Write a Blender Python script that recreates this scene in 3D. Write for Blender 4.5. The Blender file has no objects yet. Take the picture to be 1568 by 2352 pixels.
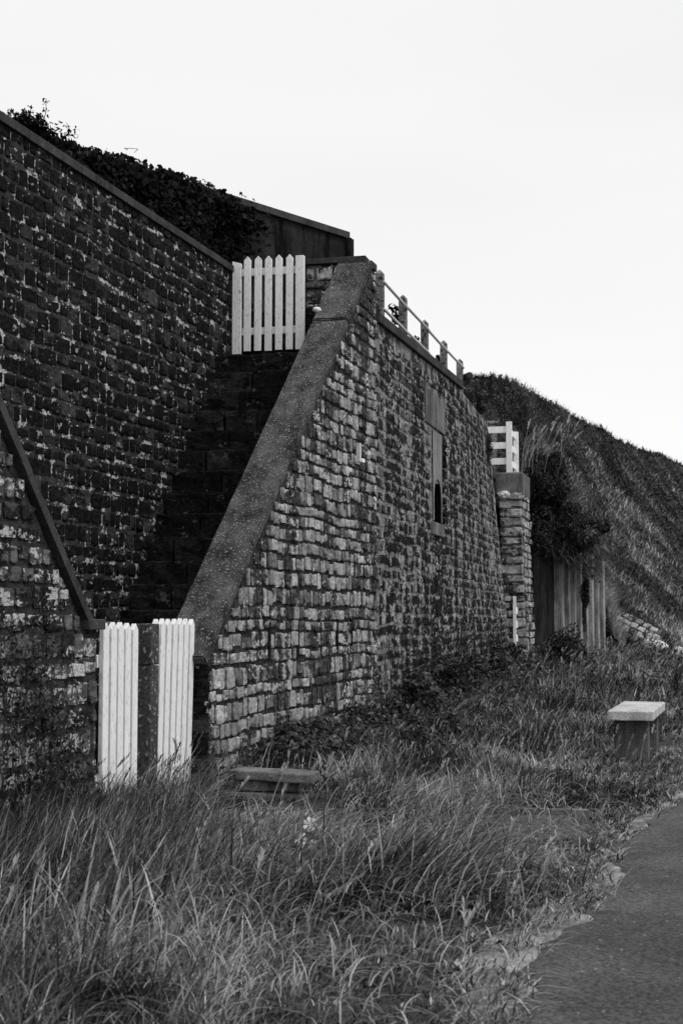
import bpy, bmesh, math, random
import numpy as np
from mathutils import Vector, Matrix, noise as mnoise

random.seed(7); rng = np.random.default_rng(7)
SC = bpy.context.scene; COL = SC.collection
R = math.radians

# ------------------------------------------------------------------ camera, sky, sun, exposure
EYE = 1.35; PITCH = R(4.27); F = 3266.0
cam_d = bpy.data.cameras.new('camera'); cam = bpy.data.objects.new('camera', cam_d); COL.objects.link(cam)
cam.location = (0, 0, EYE); cam.rotation_euler = (R(90) + PITCH, 0, 0)
cam_d.sensor_fit = 'VERTICAL'; cam_d.sensor_height = 36; cam_d.sensor_width = 24; cam_d.lens = 50
cam_d.clip_start = 0.1; cam_d.clip_end = 5000
cam_d.dof.use_dof = True; cam_d.dof.focus_distance = 12.5; cam_d.dof.aperture_fstop = 5.6
SC.camera = cam

SUN_EL, SUN_AZ = R(58), R(125)      # azimuth clockwise from +Y (ahead); the sea side, a little behind the viewer
world = bpy.data.worlds.new('World'); SC.world = world; world.use_nodes = True
wt = world.node_tree; wt.nodes.clear()
w_out = wt.nodes.new('ShaderNodeOutputWorld'); w_bg = wt.nodes.new('ShaderNodeBackground')
w_sky = wt.nodes.new('ShaderNodeTexSky'); w_sky.sky_type = 'NISHITA'; w_sky.sun_disc = False
w_sky.sun_elevation = SUN_EL; w_sky.sun_rotation = SUN_AZ; w_sky.dust_density = 5; w_sky.air_density = 1.0
w_bw = wt.nodes.new('ShaderNodeRGBToBW')
w_tc = wt.nodes.new('ShaderNodeTexCoord'); w_map = wt.nodes.new('ShaderNodeMapping')
w_map.inputs['Scale'].default_value = (0.6, 0.6, 2.6)
w_ns = wt.nodes.new('ShaderNodeTexNoise'); w_ns.inputs['Scale'].default_value = 1.6; w_ns.inputs['Detail'].default_value = 4
w_mr = wt.nodes.new('ShaderNodeMapRange'); w_mr.inputs['To Min'].default_value = 6.9; w_mr.inputs['To Max'].default_value = 7.8
w_mr.inputs['From Min'].default_value = 0.3; w_mr.inputs['From Max'].default_value = 0.7
w_mix = wt.nodes.new('ShaderNodeMix'); w_mix.data_type = 'FLOAT'; w_mix.inputs[0].default_value = 0.9
wt.links.new(w_sky.outputs[0], w_bw.inputs[0])
wt.links.new(w_tc.outputs['Generated'], w_map.inputs[0]); wt.links.new(w_map.outputs[0], w_ns.inputs['Vector'])
wt.links.new(w_ns.outputs['Fac'], w_mr.inputs['Value'])
wt.links.new(w_bw.outputs[0], w_mix.inputs[2]); wt.links.new(w_mr.outputs[0], w_mix.inputs[3])
wt.links.new(w_mix.outputs[0], w_bg.inputs['Color']); w_bg.inputs['Strength'].default_value = 0.105
wt.links.new(w_bg.outputs[0], w_out.inputs[0])

sun_d = bpy.data.lights.new('sun', 'SUN'); sun = bpy.data.objects.new('sun', sun_d); COL.objects.link(sun)
sun_d.energy = 1.5; sun_d.angle = R(18); sun_d.color = (1, 1, 1)
sdir = Vector((math.sin(SUN_AZ) * math.cos(SUN_EL), math.cos(SUN_AZ) * math.cos(SUN_EL), math.sin(SUN_EL)))
sun.rotation_euler = sdir.to_track_quat('Z', 'Y').to_euler(); sun.location = (10, -5, 20)
SC.view_settings.view_transform = 'Standard'; SC.view_settings.look = 'None'
SC.view_settings.exposure = 0.38; SC.view_settings.gamma = 1.0; SC.view_settings.use_curve_mapping = False
SC.cycles.max_bounces = 5; SC.cycles.diffuse_bounces = 3; SC.cycles.use_denoising = True

# ------------------------------------------------------------------ helpers
def at(px, py, Y):
    """point on the sight line of photo position (px, py) (1568 x 2352 grid) at forward distance Y"""
    cx, cy = (px - 784) / F, (1176 - py) / F
    d = Vector((cx, math.cos(PITCH) - cy * math.sin(PITCH), math.sin(PITCH) + cy * math.cos(PITCH)))
    k = Y / d.y
    return Vector((d.x * k, Y, EYE + d.z * k))

def interp(v, xs, ys): return float(np.interp(v, xs, ys))

def obj(name, me, mats, parent=None, matrix=None):
    o = bpy.data.objects.new(name, me); COL.objects.link(o)
    if mats is not None and not me.materials:
        for m in (mats if isinstance(mats, (list, tuple)) else [mats]): me.materials.append(m)
    if matrix is not None: o.matrix_basis = matrix
    if parent is not None:
        o.parent = parent; o.matrix_parent_inverse = parent.matrix_basis.inverted()
    return o

def tag(o, label=None, cat=None, group=None, kind=None):
    if label: o['label'] = label
    if cat: o['category'] = cat
    if group: o['group'] = group
    if kind: o['kind'] = kind
    return o

def thing(name, loc, label, cat, group=None, rz=0.0):
    o = bpy.data.objects.new(name, None); COL.objects.link(o); o.empty_display_size = 0.2
    o.matrix_basis = Matrix.Translation(loc) @ Matrix.Rotation(rz, 4, 'Z')
    return tag(o, label, cat, group)

def np_mesh(name, verts, faces_idx, loop_totals, tone=None, smooth=False):
    me = bpy.data.meshes.new(name)
    nv = len(verts); nl = len(faces_idx); nf = len(loop_totals)
    me.vertices.add(nv); me.vertices.foreach_set('co', np.ascontiguousarray(verts, dtype=np.float32).ravel())
    me.loops.add(nl); me.loops.foreach_set('vertex_index', np.ascontiguousarray(faces_idx, dtype=np.int32))
    me.polygons.add(nf)
    starts = np.concatenate(([0], np.cumsum(loop_totals)[:-1])).astype(np.int32)
    me.polygons.foreach_set('loop_start', starts)
    me.polygons.foreach_set('loop_total', np.ascontiguousarray(loop_totals, dtype=np.int32))
    if smooth: me.polygons.foreach_set('use_smooth', np.ones(nf, dtype=bool))
    if tone is not None:
        a = me.attributes.new('tone', 'FLOAT', 'POINT'); a.data.foreach_set('value', np.ascontiguousarray(tone, dtype=np.float32))
    me.update(calc_edges=True); me.validate(verbose=False)
    return me

def bm_mesh(bm, name='mesh', smooth=False):
    bmesh.ops.recalc_face_normals(bm, faces=bm.faces[:])
    me = bpy.data.meshes.new(name); bm.to_mesh(me); bm.free()
    if smooth:
        for p in me.polygons: p.use_smooth = True
    return me

def box_bm(bm, lo, hi, M=None, bevel=0.0, rough=0.0, cuts=0):
    r = bmesh.ops.create_cube(bm, size=1.0); vs = r['verts']
    lo = Vector(lo); hi = Vector(hi)
    for v in vs: v.co = Vector([lo[i] + (v.co[i] + .5) * (hi[i] - lo[i]) for i in range(3)])
    if bevel > 0: bmesh.ops.bevel(bm, geom=bm.edges[:], offset=bevel, segments=2, profile=.6, affect='EDGES')
    if cuts: bmesh.ops.subdivide_edges(bm, edges=[e for e in bm.edges if e.calc_length() > .12], cuts=cuts, use_grid_fill=True)
    for v in bm.verts:
        if rough > 0: v.co += mnoise.noise_vector(v.co * 9 + Vector((lo.x * 3, 5, 2))) * rough
        if M is not None: v.co = M @ v.co

def box(name, lo, hi, mat, parent=None, M=None, bevel=0.0, rough=0.0, cuts=0, smooth=False):
    bm = bmesh.new(); box_bm(bm, lo, hi, M, bevel, rough, cuts)
    return obj(name, bm_mesh(bm, name, smooth), mat, parent)

def prism(name, poly, axis_vec, mat, parent=None, bevel=0.0):
    """closed polygon (3-D points) pushed along axis_vec"""
    bm = bmesh.new(); a = [bm.verts.new(p) for p in poly]; b = [bm.verts.new(Vector(p) + Vector(axis_vec)) for p in poly]
    n = len(a); bm.faces.new(a); bm.faces.new(b[::-1])
    for i in range(n): bm.faces.new((a[i], b[i], b[(i + 1) % n], a[(i + 1) % n]))
    if bevel > 0: bmesh.ops.bevel(bm, geom=bm.edges[:], offset=bevel, segments=2, affect='EDGES')
    return obj(name, bm_mesh(bm, name), mat, parent)

def tube_bm(bm, p0, p1, r0, r1=None, n=8):
    r1 = r0 if r1 is None else r1
    p0 = Vector(p0); p1 = Vector(p1); d = (p1 - p0).normalized()
    a = d.orthogonal().normalized(); b = d.cross(a)
    A = [bm.verts.new(p0 + (a * math.cos(t) + b * math.sin(t)) * r0) for t in [2 * math.pi * i / n for i in range(n)]]
    B = [bm.verts.new(p1 + (a * math.cos(t) + b * math.sin(t)) * r1) for t in [2 * math.pi * i / n for i in range(n)]]
    for i in range(n): bm.faces.new((A[i], A[(i + 1) % n], B[(i + 1) % n], B[i]))
    bm.faces.new(A[::-1]); bm.faces.new(B)

# ------------------------------------------------------------------ materials (black-and-white photograph: all greys)
class NT:
    def __init__(s, name):
        s.m = bpy.data.materials.new(name); s.m.use_nodes = True; s.t = s.m.node_tree; s.t.nodes.clear()
        s.out = s.t.nodes.new('ShaderNodeOutputMaterial'); s.bsdf = s.t.nodes.new('ShaderNodeBsdfPrincipled')
        s.t.links.new(s.bsdf.outputs[0], s.out.inputs[0]); s.bsdf.inputs['Roughness'].default_value = .9
        s.bsdf.inputs['Specular IOR Level'].default_value = .04
        g = s.t.nodes.new('ShaderNodeNewGeometry'); s.pos = g.outputs['Position']; s.nrm = g.outputs['Normal']
    def link(s, a, b): s.t.links.new(a, b)
    def setin(s, inp, v):
        if hasattr(v, 'is_output'): s.link(v, inp)
        else: inp.default_value = v
    def mapping(s, scale, loc=(0, 0, 0)):
        n = s.t.nodes.new('ShaderNodeMapping'); s.link(s.pos, n.inputs[0]); n.inputs['Scale'].default_value = scale
        n.inputs['Location'].default_value = loc; return n.outputs[0]
    def noise(s, scale, detail=4, rough=.6, vec=None, dist=0.0):
        n = s.t.nodes.new('ShaderNodeTexNoise'); s.link(vec or s.pos, n.inputs['Vector'])
        n.inputs['Scale'].default_value = scale; n.inputs['Detail'].default_value = detail
        n.inputs['Roughness'].default_value = rough; n.inputs['Distortion'].default_value = dist; return n.outputs['Fac']
    def voro(s, scale, vec=None):
        n = s.t.nodes.new('ShaderNodeTexVoronoi'); s.link(vec or s.pos, n.inputs['Vector']); n.inputs['Scale'].default_value = scale
        return n.outputs['Distance']
    def math(s, op, a, b=0.0, c=0.0, clamp=False):
        n = s.t.nodes.new('ShaderNodeMath'); n.operation = op; n.use_clamp = clamp
        s.setin(n.inputs[0], a); s.setin(n.inputs[1], b)
        if op in ('MULTIPLY_ADD',): s.setin(n.inputs[2], c)
        return n.outputs[0]
    def mr(s, v, a, b, c=0.0, d=1.0, smooth=True):
        n = s.t.nodes.new('ShaderNodeMapRange'); n.interpolation_type = 'SMOOTHSTEP' if smooth else 'LINEAR'
        s.setin(n.inputs['Value'], v); n.inputs['From Min'].default_value = a; n.inputs['From Max'].default_value = b
        s.setin(n.inputs['To Min'], c); s.setin(n.inputs['To Max'], d); return n.outputs['Result']
    def mix(s, f, a, b):
        n = s.t.nodes.new('ShaderNodeMix'); n.data_type = 'FLOAT'; s.setin(n.inputs[0], f); s.setin(n.inputs[2], a); s.setin(n.inputs[3], b)
        return n.outputs[0]
    def rand(s):
        oi = s.t.nodes.new('ShaderNodeObjectInfo'); at_ = s.t.nodes.new('ShaderNodeAttribute'); at_.attribute_name = 'tone'
        return s.math('FRACT', s.math('ADD', oi.outputs['Random'], at_.outputs['Fac']))
    def tone(s):
        a = s.t.nodes.new('ShaderNodeAttribute'); a.attribute_name = 'tone'; return a.outputs['Fac']
    def color(s, v): s.link(v, s.bsdf.inputs['Base Color'])
    def bump(s, h, strength=.5, dist=.01):
        n = s.t.nodes.new('ShaderNodeBump'); s.link(h, n.inputs['Height']); n.inputs['Strength'].default_value = strength
        n.inputs['Distance'].default_value = dist; s.link(n.outputs[0], s.bsdf.inputs['Normal'])

def mat_stone(name, lo, hi, algae=.5, algae_col=.012, lichen=.3, lichen_col=.55, streak=.5, gamma=1.0, bump=.9, patch=3.2, sk=(3.2, .55)):
    n = NT(name)
    q = n.mapping((.62, .45, 1.0))       # bedding: marks run longer along the courses
    r = n.rand()
    if gamma != 1.0: r = n.math('POWER', r, gamma)
    v = n.mr(r, 0, 1, lo, hi, smooth=False)
    v = n.math('MULTIPLY', v, n.mr(n.noise(24, 6, .75, q), .32, .68, .5, 1.4))
    # dark growth: broad runs down the face plus blotches
    st = n.noise(1.0, 5, .65, n.mapping((sk[0], sk[0], sk[1])))
    bl = n.noise(7.5, 6, .72, q)
    a = n.math('ADD', n.math('MULTIPLY', st, streak), n.math('MULTIPLY', bl, 1 - streak))
    thr = .5 + (.5 - algae) * .26
    am = n.mr(n.math('ADD', a, n.mr(r, 0, 1, .038, -.038, smooth=False)), thr - .016, thr + .016)
    v = n.mix(am, v, n.mr(n.noise(24, 5, .75), .35, .65, algae_col * .4, algae_col * 3))
    # pale crust
    l = n.math('ADD', n.math('MULTIPLY', n.noise(patch, 3, .5, n.mapping((.7, .6, 1), (9, 4, 2))), .5), n.math('MULTIPLY', n.noise(34, 5, .7, n.mapping((.62, .45, .8))), .5))
    lt = .645 - .11 * lichen
    v = n.mix(n.mr(l, lt - .008, lt + .018), v, n.mr(n.noise(60, 3), .35, .65, lichen_col * .55, lichen_col * 1.1))
    v = n.math('MAXIMUM', v, .004)
    n.color(v)
    n.bump(n.math('ADD', n.noise(30, 6, .7), n.math('MULTIPLY', n.noise(110, 3), .35)), bump, .02)
    return n.m

def mat_concrete(name, base, speck=.35, speck_amt=.5, dark=.5, scale=70, bump=.35, stain=.5):
    n = NT(name)
    v = n.mr(n.noise(3, 6, .7), .3, .7, base * (1 - dark * .5), base * (1 + dark * .4))
    st = n.noise(1.3, 5, .7, n.mapping((4, 4, .7)))
    v = n.math('MULTIPLY', v, n.mr(st, .42, .64, 1.0, 1 - stain))
    sp = n.noise(scale, 3, .6)
    v = n.mix(n.mr(sp, .70 - .14 * speck_amt, .73 - .14 * speck_amt), v, speck)
    v = n.math('MULTIPLY', v, n.mr(n.noise(scale * 1.7, 2), .3, .7, .6, 1.3))
    n.color(v); n.bump(n.math('ADD', sp, n.noise(12, 4)), bump, .012)
    return n.m

def mat_paint(name, base=.82, wear=.4):
    n = NT(name); n.bsdf.inputs['Roughness'].default_value = .55
    v = n.mr(n.noise(2.5, 5, .7, n.mapping((3, 3, .5))), .3, .7, base * .90, base)
    chip = n.math('ADD', n.math('MULTIPLY', n.noise(26, 4, .7, n.mapping((1, 1, .55))), .6), n.math('MULTIPLY', n.noise(3, 3), .4))
    t = .74 - .1 * wear
    v = n.mix(n.mr(chip, t, t + .015), v, .13)
    grime = n.noise(55, 3, .6, n.mapping((1, 1, .35)))
    v = n.math('MULTIPLY', v, n.mr(grime, .52, .70, 1.0, .66))
    n.color(v); n.bump(n.noise(60, 3, .6, n.mapping((1, 1, .08))), .2, .004)
    return n.m

def mat_leafy(name, lo, hi, rough=.6, spec=.3, trans=.15, gamma=1.0):
    n = NT(name); n.bsdf.inputs['Roughness'].default_value = rough; n.bsdf.inputs['Specular IOR Level'].default_value = spec
    t = n.tone()
    if gamma != 1.0: t = n.math('POWER', t, gamma)
    v = n.mr(t, 0, 1, lo, hi, smooth=False)
    n.color(v)
    tr = n.t.nodes.new('ShaderNodeBsdfTranslucent'); n.link(v, tr.inputs[0])
    mx = n.t.nodes.new('ShaderNodeMixShader'); mx.inputs[0].default_value = trans
    n.link(n.bsdf.outputs[0], mx.inputs[1]); n.link(tr.outputs[0], mx.inputs[2]); n.link(mx.outputs[0], n.out.inputs[0])
    return n.m

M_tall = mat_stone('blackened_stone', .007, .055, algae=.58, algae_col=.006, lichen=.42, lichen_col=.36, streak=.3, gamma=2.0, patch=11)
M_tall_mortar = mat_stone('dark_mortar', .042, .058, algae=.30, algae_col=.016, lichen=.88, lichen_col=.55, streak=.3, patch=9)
M_par = mat_stone('weathered_limestone', .13, .40, algae=.47, algae_col=.03, lichen=.6, lichen_col=.66, streak=.62, sk=(2.0, .35))
M_par_mortar = mat_stone('lime_mortar', .045, .07, algae=.45, algae_col=.018, lichen=.1, lichen_col=.35, streak=.5)
M_main = mat_stone('streaked_stone', .035, .30, algae=.60, algae_col=.009, lichen=.7, lichen_col=.42, streak=.6, gamma=1.5, patch=6, sk=(2.2, .22))
M_main_mortar = mat_stone('streaked_mortar', .13, .22, algae=.56, algae_col=.022, lichen=.8, lichen_col=.46, streak=.6, patch=6, sk=(2.2, .22))
M_left = mat_stone('lichened_stone', .03, .15, algae=.5, algae_col=.012, lichen=1.1, lichen_col=.55, streak=.3)
M_left_mortar = mat_stone('left_mortar', .035, .05, algae=.4, algae_col=.015, lichen=.5, lichen_col=.3, streak=.4)
M_pier = mat_stone('pier_stone', .20, .45, algae=.40, algae_col=.03, lichen=.5, lichen_col=.6, streak=.6)
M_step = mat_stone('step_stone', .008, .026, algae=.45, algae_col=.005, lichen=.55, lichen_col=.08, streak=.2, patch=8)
M_coping = mat_concrete('aggregate_concrete', .07, speck=.34, speck_amt=.62, dark=.9, scale=66, stain=.6)
M_thin = mat_concrete('thin_coping_concrete', .06, speck=.2, speck_amt=.3, stain=.4)
M_backwall = mat_concrete('stained_concrete', .026, speck=.12, speck_amt=.2, dark=.8, stain=.8)
M_post = mat_concrete('lichened_concrete_post', .065, speck=.28, speck_amt=.75, dark=.6, scale=30, stain=.3)
M_railpost = mat_concrete('rail_post_concrete', .22, speck=.03, speck_amt=1.0, dark=.6, scale=22, stain=.4)
M_bench_top = mat_concrete('bench_concrete', .50, speck=.72, speck_amt=.5, dark=.35, scale=60, stain=.3, bump=.3)
M_bench_leg = mat_concrete('bench_leg_concrete', .13, speck=.16, speck_amt=.3, dark=.5, scale=60, stain=.5)
M_panel = mat_concrete('render_panel', .25, speck=.3, speck_amt=.3, dark=.4, scale=60, stain=.45)
M_lintel = mat_concrete('lintel_concrete', .19, speck=.3, speck_amt=.3, dark=.5, scale=60, stain=.7)
M_slab = mat_concrete('slab_concrete', .16, speck=.35, speck_amt=.4, dark=.6, scale=50, stain=.5)
M_pile = mat_concrete('sheet_pile_steel', .33, speck=.4, speck_amt=.2, dark=.5, scale=30, stain=.6)
M_white = mat_paint('white_paint', .82, .5)
M_white2 = mat_paint('chipped_white_paint', .78, 1.3)
M_whitepost = mat_paint('fresh_white_paint', .88, 0)
M_rail = mat_paint('rail_paint', .62, 1.0)
M_wood = mat_concrete('old_timber', .05, speck=.1, speck_amt=.2)
M_arch_shade = mat_concrete('arch_shade', .01, speck=.01, speck_amt=.1)  # shade inside the arched opening, put into the colour
M_pale = mat_concrete('pale_stone', .62, speck=.75, speck_amt=.5, dark=.3, stain=.15)
M_ivy = mat_leafy('ivy_leaf', .003, .035, rough=.75, spec=.05, trans=.04, gamma=2.5)
M_shrub = mat_leafy('shrub_leaf', .015, .15, rough=.7, spec=.1, trans=.12, gamma=1.7)
M_grass = mat_leafy('grass_blade', .013, .58, rough=.7, spec=.1, trans=.25, gamma=2.6)
M_straw = mat_leafy('straw', .08, .42, rough=.7, spec=.2, trans=.2, gamma=1.5)
M_hillgrass = mat_leafy('hill_grass', .014, .23, rough=.7, spec=.2, trans=.15, gamma=1.8)
M_stem = mat_concrete('woody_stem', .05, speck=.1, speck_amt=.1)
M_petal = mat_paint('white_petal', .85, 0)

def mat_ground():
    n = NT('soil'); v = n.mr(n.noise(2.2, 7, .7), .3, .7, .03, .10)
    v = n.math('MULTIPLY', v, n.mr(n.noise(45, 4, .7), .3, .7, .5, 1.5)); n.color(v); n.bump(n.noise(30, 6, .7), .8, .03); return n.m
def mat_sand():
    n = NT('sandy_verge'); v = n.mr(n.noise(3.5, 7, .7), .35, .65, .09, .36)
    v = n.math('MULTIPLY', v, n.mr(n.noise(70, 4, .7), .3, .7, .6, 1.35)); n.color(v); n.bump(n.noise(40, 6, .7), .6, .02); return n.m
def mat_path():
    n = NT('asphalt'); v = n.mr(n.noise(1.3, 6, .65), .35, .65, .052, .084)
    v = n.math('MULTIPLY', v, n.mr(n.noise(55, 4, .8), .35, .65, .45, 1.6))
    v = n.mix(n.mr(n.noise(34, 3, .6), .66, .70), v, .22)
    n.color(v); n.bump(n.noise(120, 4, .7), .6, .008); n.bsdf.inputs['Roughness'].default_value = .8; return n.m
def mat_hill():
    n = NT('hill_turf'); v = n.mr(n.noise(.35, 6, .7), .35, .65, .025, .10)
    v = n.math('MULTIPLY', v, n.mr(n.noise(3, 6, .75), .3, .7, .4, 1.6)); n.color(v); n.bump(n.noise(4, 6, .7), 1.0, .3); return n.m
M_ground, M_sand, M_path, M_hill = mat_ground(), mat_sand(), mat_path(), mat_hill()

# ------------------------------------------------------------------ plan of the place
# stair parapet outer face: x = -1.06 + .3 (y - 11.3); main wall base and top lines; tall back wall of the stair
def xpar(y): return -1.06 + .3 * (y - 11.3)
def xtall(y): return -1.325 + .296 * (y - 16.3)
UP = Vector((.287, .958, 0)).normalized(); NP = Vector((UP.y, -UP.x, 0))      # along / out of the parapet
U = Vector((.239, .971, 0)).normalized(); N = Vector((U.y, -U.x, 0))
P_OR = Vector((-1.06, 11.3, 0)); P_LEN = 5.02; P_W = .36
B0, B1 = Vector((.31, 15.85, 0)), Vector((3.34, 27.9, 0))
TOP = [Vector((.38, 16.1, 4.74)), Vector((1.82, 21.9, 4.92)), Vector((2.80, 27.2, 5.08))]
def xbase(y):
    return xpar(y) if y < 15.9 else .31 + .2515 * (y - 15.85)
def path_edge(y):
    return interp(y, [0, 4.86, 5.44, 5.93, 6.35, 7.14, 8.3, 9.53, 10.65, 13, 40, 80], [-.9, .60, .69, .82, 1.06, 1.33, 1.57, 2.06, 2.56, 3.22, 11.6, 24])
def gz(x, y):
    z = .02 * max(0, y - 15) if y < 45 else .6
    z += .03 * mnoise.noise(Vector((x * .8, y * .8, 0))) 
    d = path_edge(y) - x
    if d < .6: z = z * max(0, d / .6) + .02 * max(0, y - 15) * (1 - max(0, d / .6))
    return z

# ------------------------------------------------------------------ ground, verge, path
def grid_sheet(name, xs, ys, zf, mat, kind='structure', keep=None):
    V = np.array([[x, y, zf(x, y)] for y in ys for x in xs]); nx = len(xs)
    fs = []
    for j in range(len(ys) - 1):
        for i in range(nx - 1):
            if keep and not keep(.5 * (xs[i] + xs[i + 1]), .5 * (ys[j] + ys[j + 1])): continue
            fs += [j * nx + i, j * nx + i + 1, (j + 1) * nx + i + 1, (j + 1) * nx + i]
    me = np_mesh(name, V, np.array(fs), np.full(len(fs) // 4, 4), smooth=True)
    return tag(obj(name, me, mat), kind=kind)
xs = np.concatenate(([-2000, -300, -60, -20], np.arange(-10, 12, .3), [14, 18, 25, 60, 300, 2000]))
ys = np.concatenate(([-300, -40, -10], np.arange(-2, 45, .3), [50, 60, 80, 130, 300, 900, 2500]))
grid_sheet('ground', list(xs), list(ys), gz, M_ground)

def strip(name, left, right, y0, y1, dy, zoff, mat, n=6):
    V = []; fs = []; yy = np.arange(y0, y1, dy)
    for y in yy:
        a, b = left(y), right(y)
        for i in range(n + 1):
            x = a + (b - a) * i / n; V.append((x, y, .02 * max(0, y - 15) + zoff))
    for j in range(len(yy) - 1):
        for i in range(n):
            k = j * (n + 1) + i; fs += [k, k + 1, k + n + 2, k + n + 1]
    return tag(obj(name, np_mesh(name, np.array(V), np.array(fs), np.full(len(fs) // 4, 4), smooth=True), mat), kind='structure')
def nz(y, s, a, o=0): return a * mnoise.noise(Vector((y * s, o, 3)))
strip('verge', lambda y: path_edge(y) - .08 - .16 * max(0, min(1, 7.5 - y)) + nz(y, 1.1, .14) + nz(y, 3.5, .08, 4), lambda y: path_edge(y) + .8, -4, 60, .03, .036, M_sand)
strip('path', lambda y: path_edge(y) + nz(y, 1.4, .20, 5) + nz(y, 4, .10, 9) + nz(y, 9, .03, 2), lambda y: path_edge(y) + 2.6, -6, 60, .04, .042, M_path)

# ------------------------------------------------------------------ stone blocks
def stone_variant(k):
    r = random.Random(100 + k); G = 5; vs = []; fs = []
    c = [-.5, -.41, 0, .41, .5]
    cx = [a + (r.uniform(-.04, .04) if 0 < i < 4 else 0) for i, a in enumerate(c)]
    cz = [a + (r.uniform(-.05, .05) if 0 < i < 4 else 0) for i, a in enumerate(c)]
    tx, tz = r.uniform(-.18, .18), r.uniform(-.22, .12)
    for j in range(G):
        for i in range(G):
            x, z = cx[i], cz[j]; e = (i in (0, G - 1)) + (j in (0, G - 1))
            y = 1.0 + r.uniform(-.16, .16) + tx * x * 2 + tz * z * 2
            if e == 1: y -= r.uniform(.05, .38)
            if e == 2: y -= r.uniform(.15, .6); x *= r.uniform(.80, 1.0); z *= r.uniform(.78, 1.0)
            if e: x += r.uniform(-.03, .03); z += r.uniform(-.06, .06)
            vs.append((x, y, z))
    for j in range(G - 1):
        for i in range(G - 1): fs.append((j * G + i, j * G + i + 1, (j + 1) * G + i + 1, (j + 1) * G + i))
    ring = [i for i in range(G)] + [j * G + G - 1 for j in range(1, G)] + [(G - 1) * G + i for i in range(G - 2, -1, -1)] + [j * G for j in range(G - 2, 0, -1)]
    ring = ring[::2]
    base = len(vs)
    for q in ring: vs.append((vs[q][0] * .98, -1.6, vs[q][2] * .98))
    full = [i for i in range(G)] + [j * G + G - 1 for j in range(1, G)] + [(G - 1) * G + i for i in range(G - 2, -1, -1)] + [j * G for j in range(G - 2, 0, -1)]
    n = len(ring)
    for q in range(n):
        a, m, b = full[2 * q], full[(2 * q + 1) % len(full)], full[(2 * q + 2) % len(full)]
        fs.append((a, base + q, base + (q + 1) % n, b, m))
    return np.array(vs), fs
VARS = [stone_variant(k) for k in range(36)]
_vm = {}
def variant_mesh(k, mat):
    key = (k, mat.name)
    if key not in _vm:
        me = bpy.data.meshes.new('stone'); v, f = VARS[k]; me.from_pydata([tuple(a) for a in v], [], f); me.materials.append(mat); me.update(); _vm[key] = me
    return _vm[key]

def cam_px(p):
    dx, dy, dz = p[0], p[1], p[2] - EYE
    f = dy * math.cos(PITCH) + dz * math.sin(PITCH); u = -dy * math.sin(PITCH) + dz * math.cos(PITCH)
    if f < .1: return (-9999, -9999, 1)
    return (784 + F * dx / f, 1176 - F * u / f, f)

def lay_stones(parent, mat, face, h0, h1, s_lo, s_hi, rowh, wid, depth=(.045, .09), joint=(.014, .03), skip=None, limit=300, name='stone', wavy=.012, slots=()):
    """courses of rough blocks on a face; face(s, h) -> point, along, out, up"""
    items = []; h = h0
    while h < h1:
        rh = random.uniform(*rowh); jh = random.uniform(*joint); hm = h + rh / 2
        s = s_lo(hm); e = s_hi(hm); first = True
        while s < e - .03:
            w = random.uniform(*wid)
            if random.random() < .15: w *= random.uniform(1.15, 1.5)
            if first: w = max(.055, w * random.uniform(.45, 1)); first = False
            if s + w > e: w = e - s
            if w < .04: break
            hop = 0
            for (sa, hb0, hb1) in slots:
                if hb0 - .02 < hm < hb1 + .02 and s - .03 < sa < s + w + .03:
                    if sa - .03 - s > .05: w = sa - .03 - s; hop = .06
                    else: s = sa + .03; 
            sm = s + w / 2; jw = random.uniform(.016, .034)
            hh = rh * (random.uniform(.82, 1.04) if random.random() < .75 else random.uniform(.6, .85)); dh = random.uniform(-1, 1) * (rh - hh) * .5 if hh < rh else 0
            dh += wavy * mnoise.noise(Vector((sm * 1.3, hm * 2, 7)))
            if not (skip and skip(sm, hm, w, rh)):
                items.append((sm, hm + dh, max(.03, w - jw), hh, random.uniform(*depth), random.uniform(-.02, .02)))
            s += w + hop
        h += rh + jh
    recs = []
    for (sm, hm, w, hh, dp, ro) in items:
        p, a, n, u = face(sm, hm)
        a2 = (a * math.cos(ro) + u * math.sin(ro)); u2 = (u * math.cos(ro) - a * math.sin(ro))
        M = Matrix(((a2.x * w, n.x * dp, u2.x * hh, p.x), (a2.y * w, n.y * dp, u2.y * hh, p.y), (a2.z * w, n.z * dp, u2.z * hh, p.z), (0, 0, 0, 1)))
        q = cam_px(p); vis = -60 < q[0] < 1628 and -60 < q[1] < 2400
        fac = abs(n.dot((Vector((0, 0, EYE)) - p).normalized()))
        size = w * hh * fac / q[2] ** 2 if vis else 0
        recs.append((size, M))
    recs.sort(key=lambda r: -r[0])
    for i, (sz, M) in enumerate(recs[:limit]):
        obj(name, variant_mesh(random.randrange(len(VARS)), mat), None, parent, M)
    rest = recs[limit:]
    if rest:
        Vs, Fi, Lt, T = [], [], [], []; off = 0
        for _, M in rest:
            v, f = VARS[random.randrange(len(VARS))]; A = np.array(M)
            Vs.append(v @ A[:3, :3].T + A[:3, 3]); t = random.random(); T.append(np.full(len(v), t))
            for q in f: Fi.extend([x + off for x in q]); Lt.append(len(q))
            off += len(v)
        me = np_mesh('stone_courses', np.concatenate(Vs), np.array(Fi), np.array(Lt), np.concatenate(T))
        tag(obj('stone_courses', me, mat, parent), kind='stuff')
    return len(recs)

def plane_face(o, a, n, u=Vector((0, 0, 1))):
    return lambda s, h: (o + a * s + u * h, a, n, u)

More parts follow.
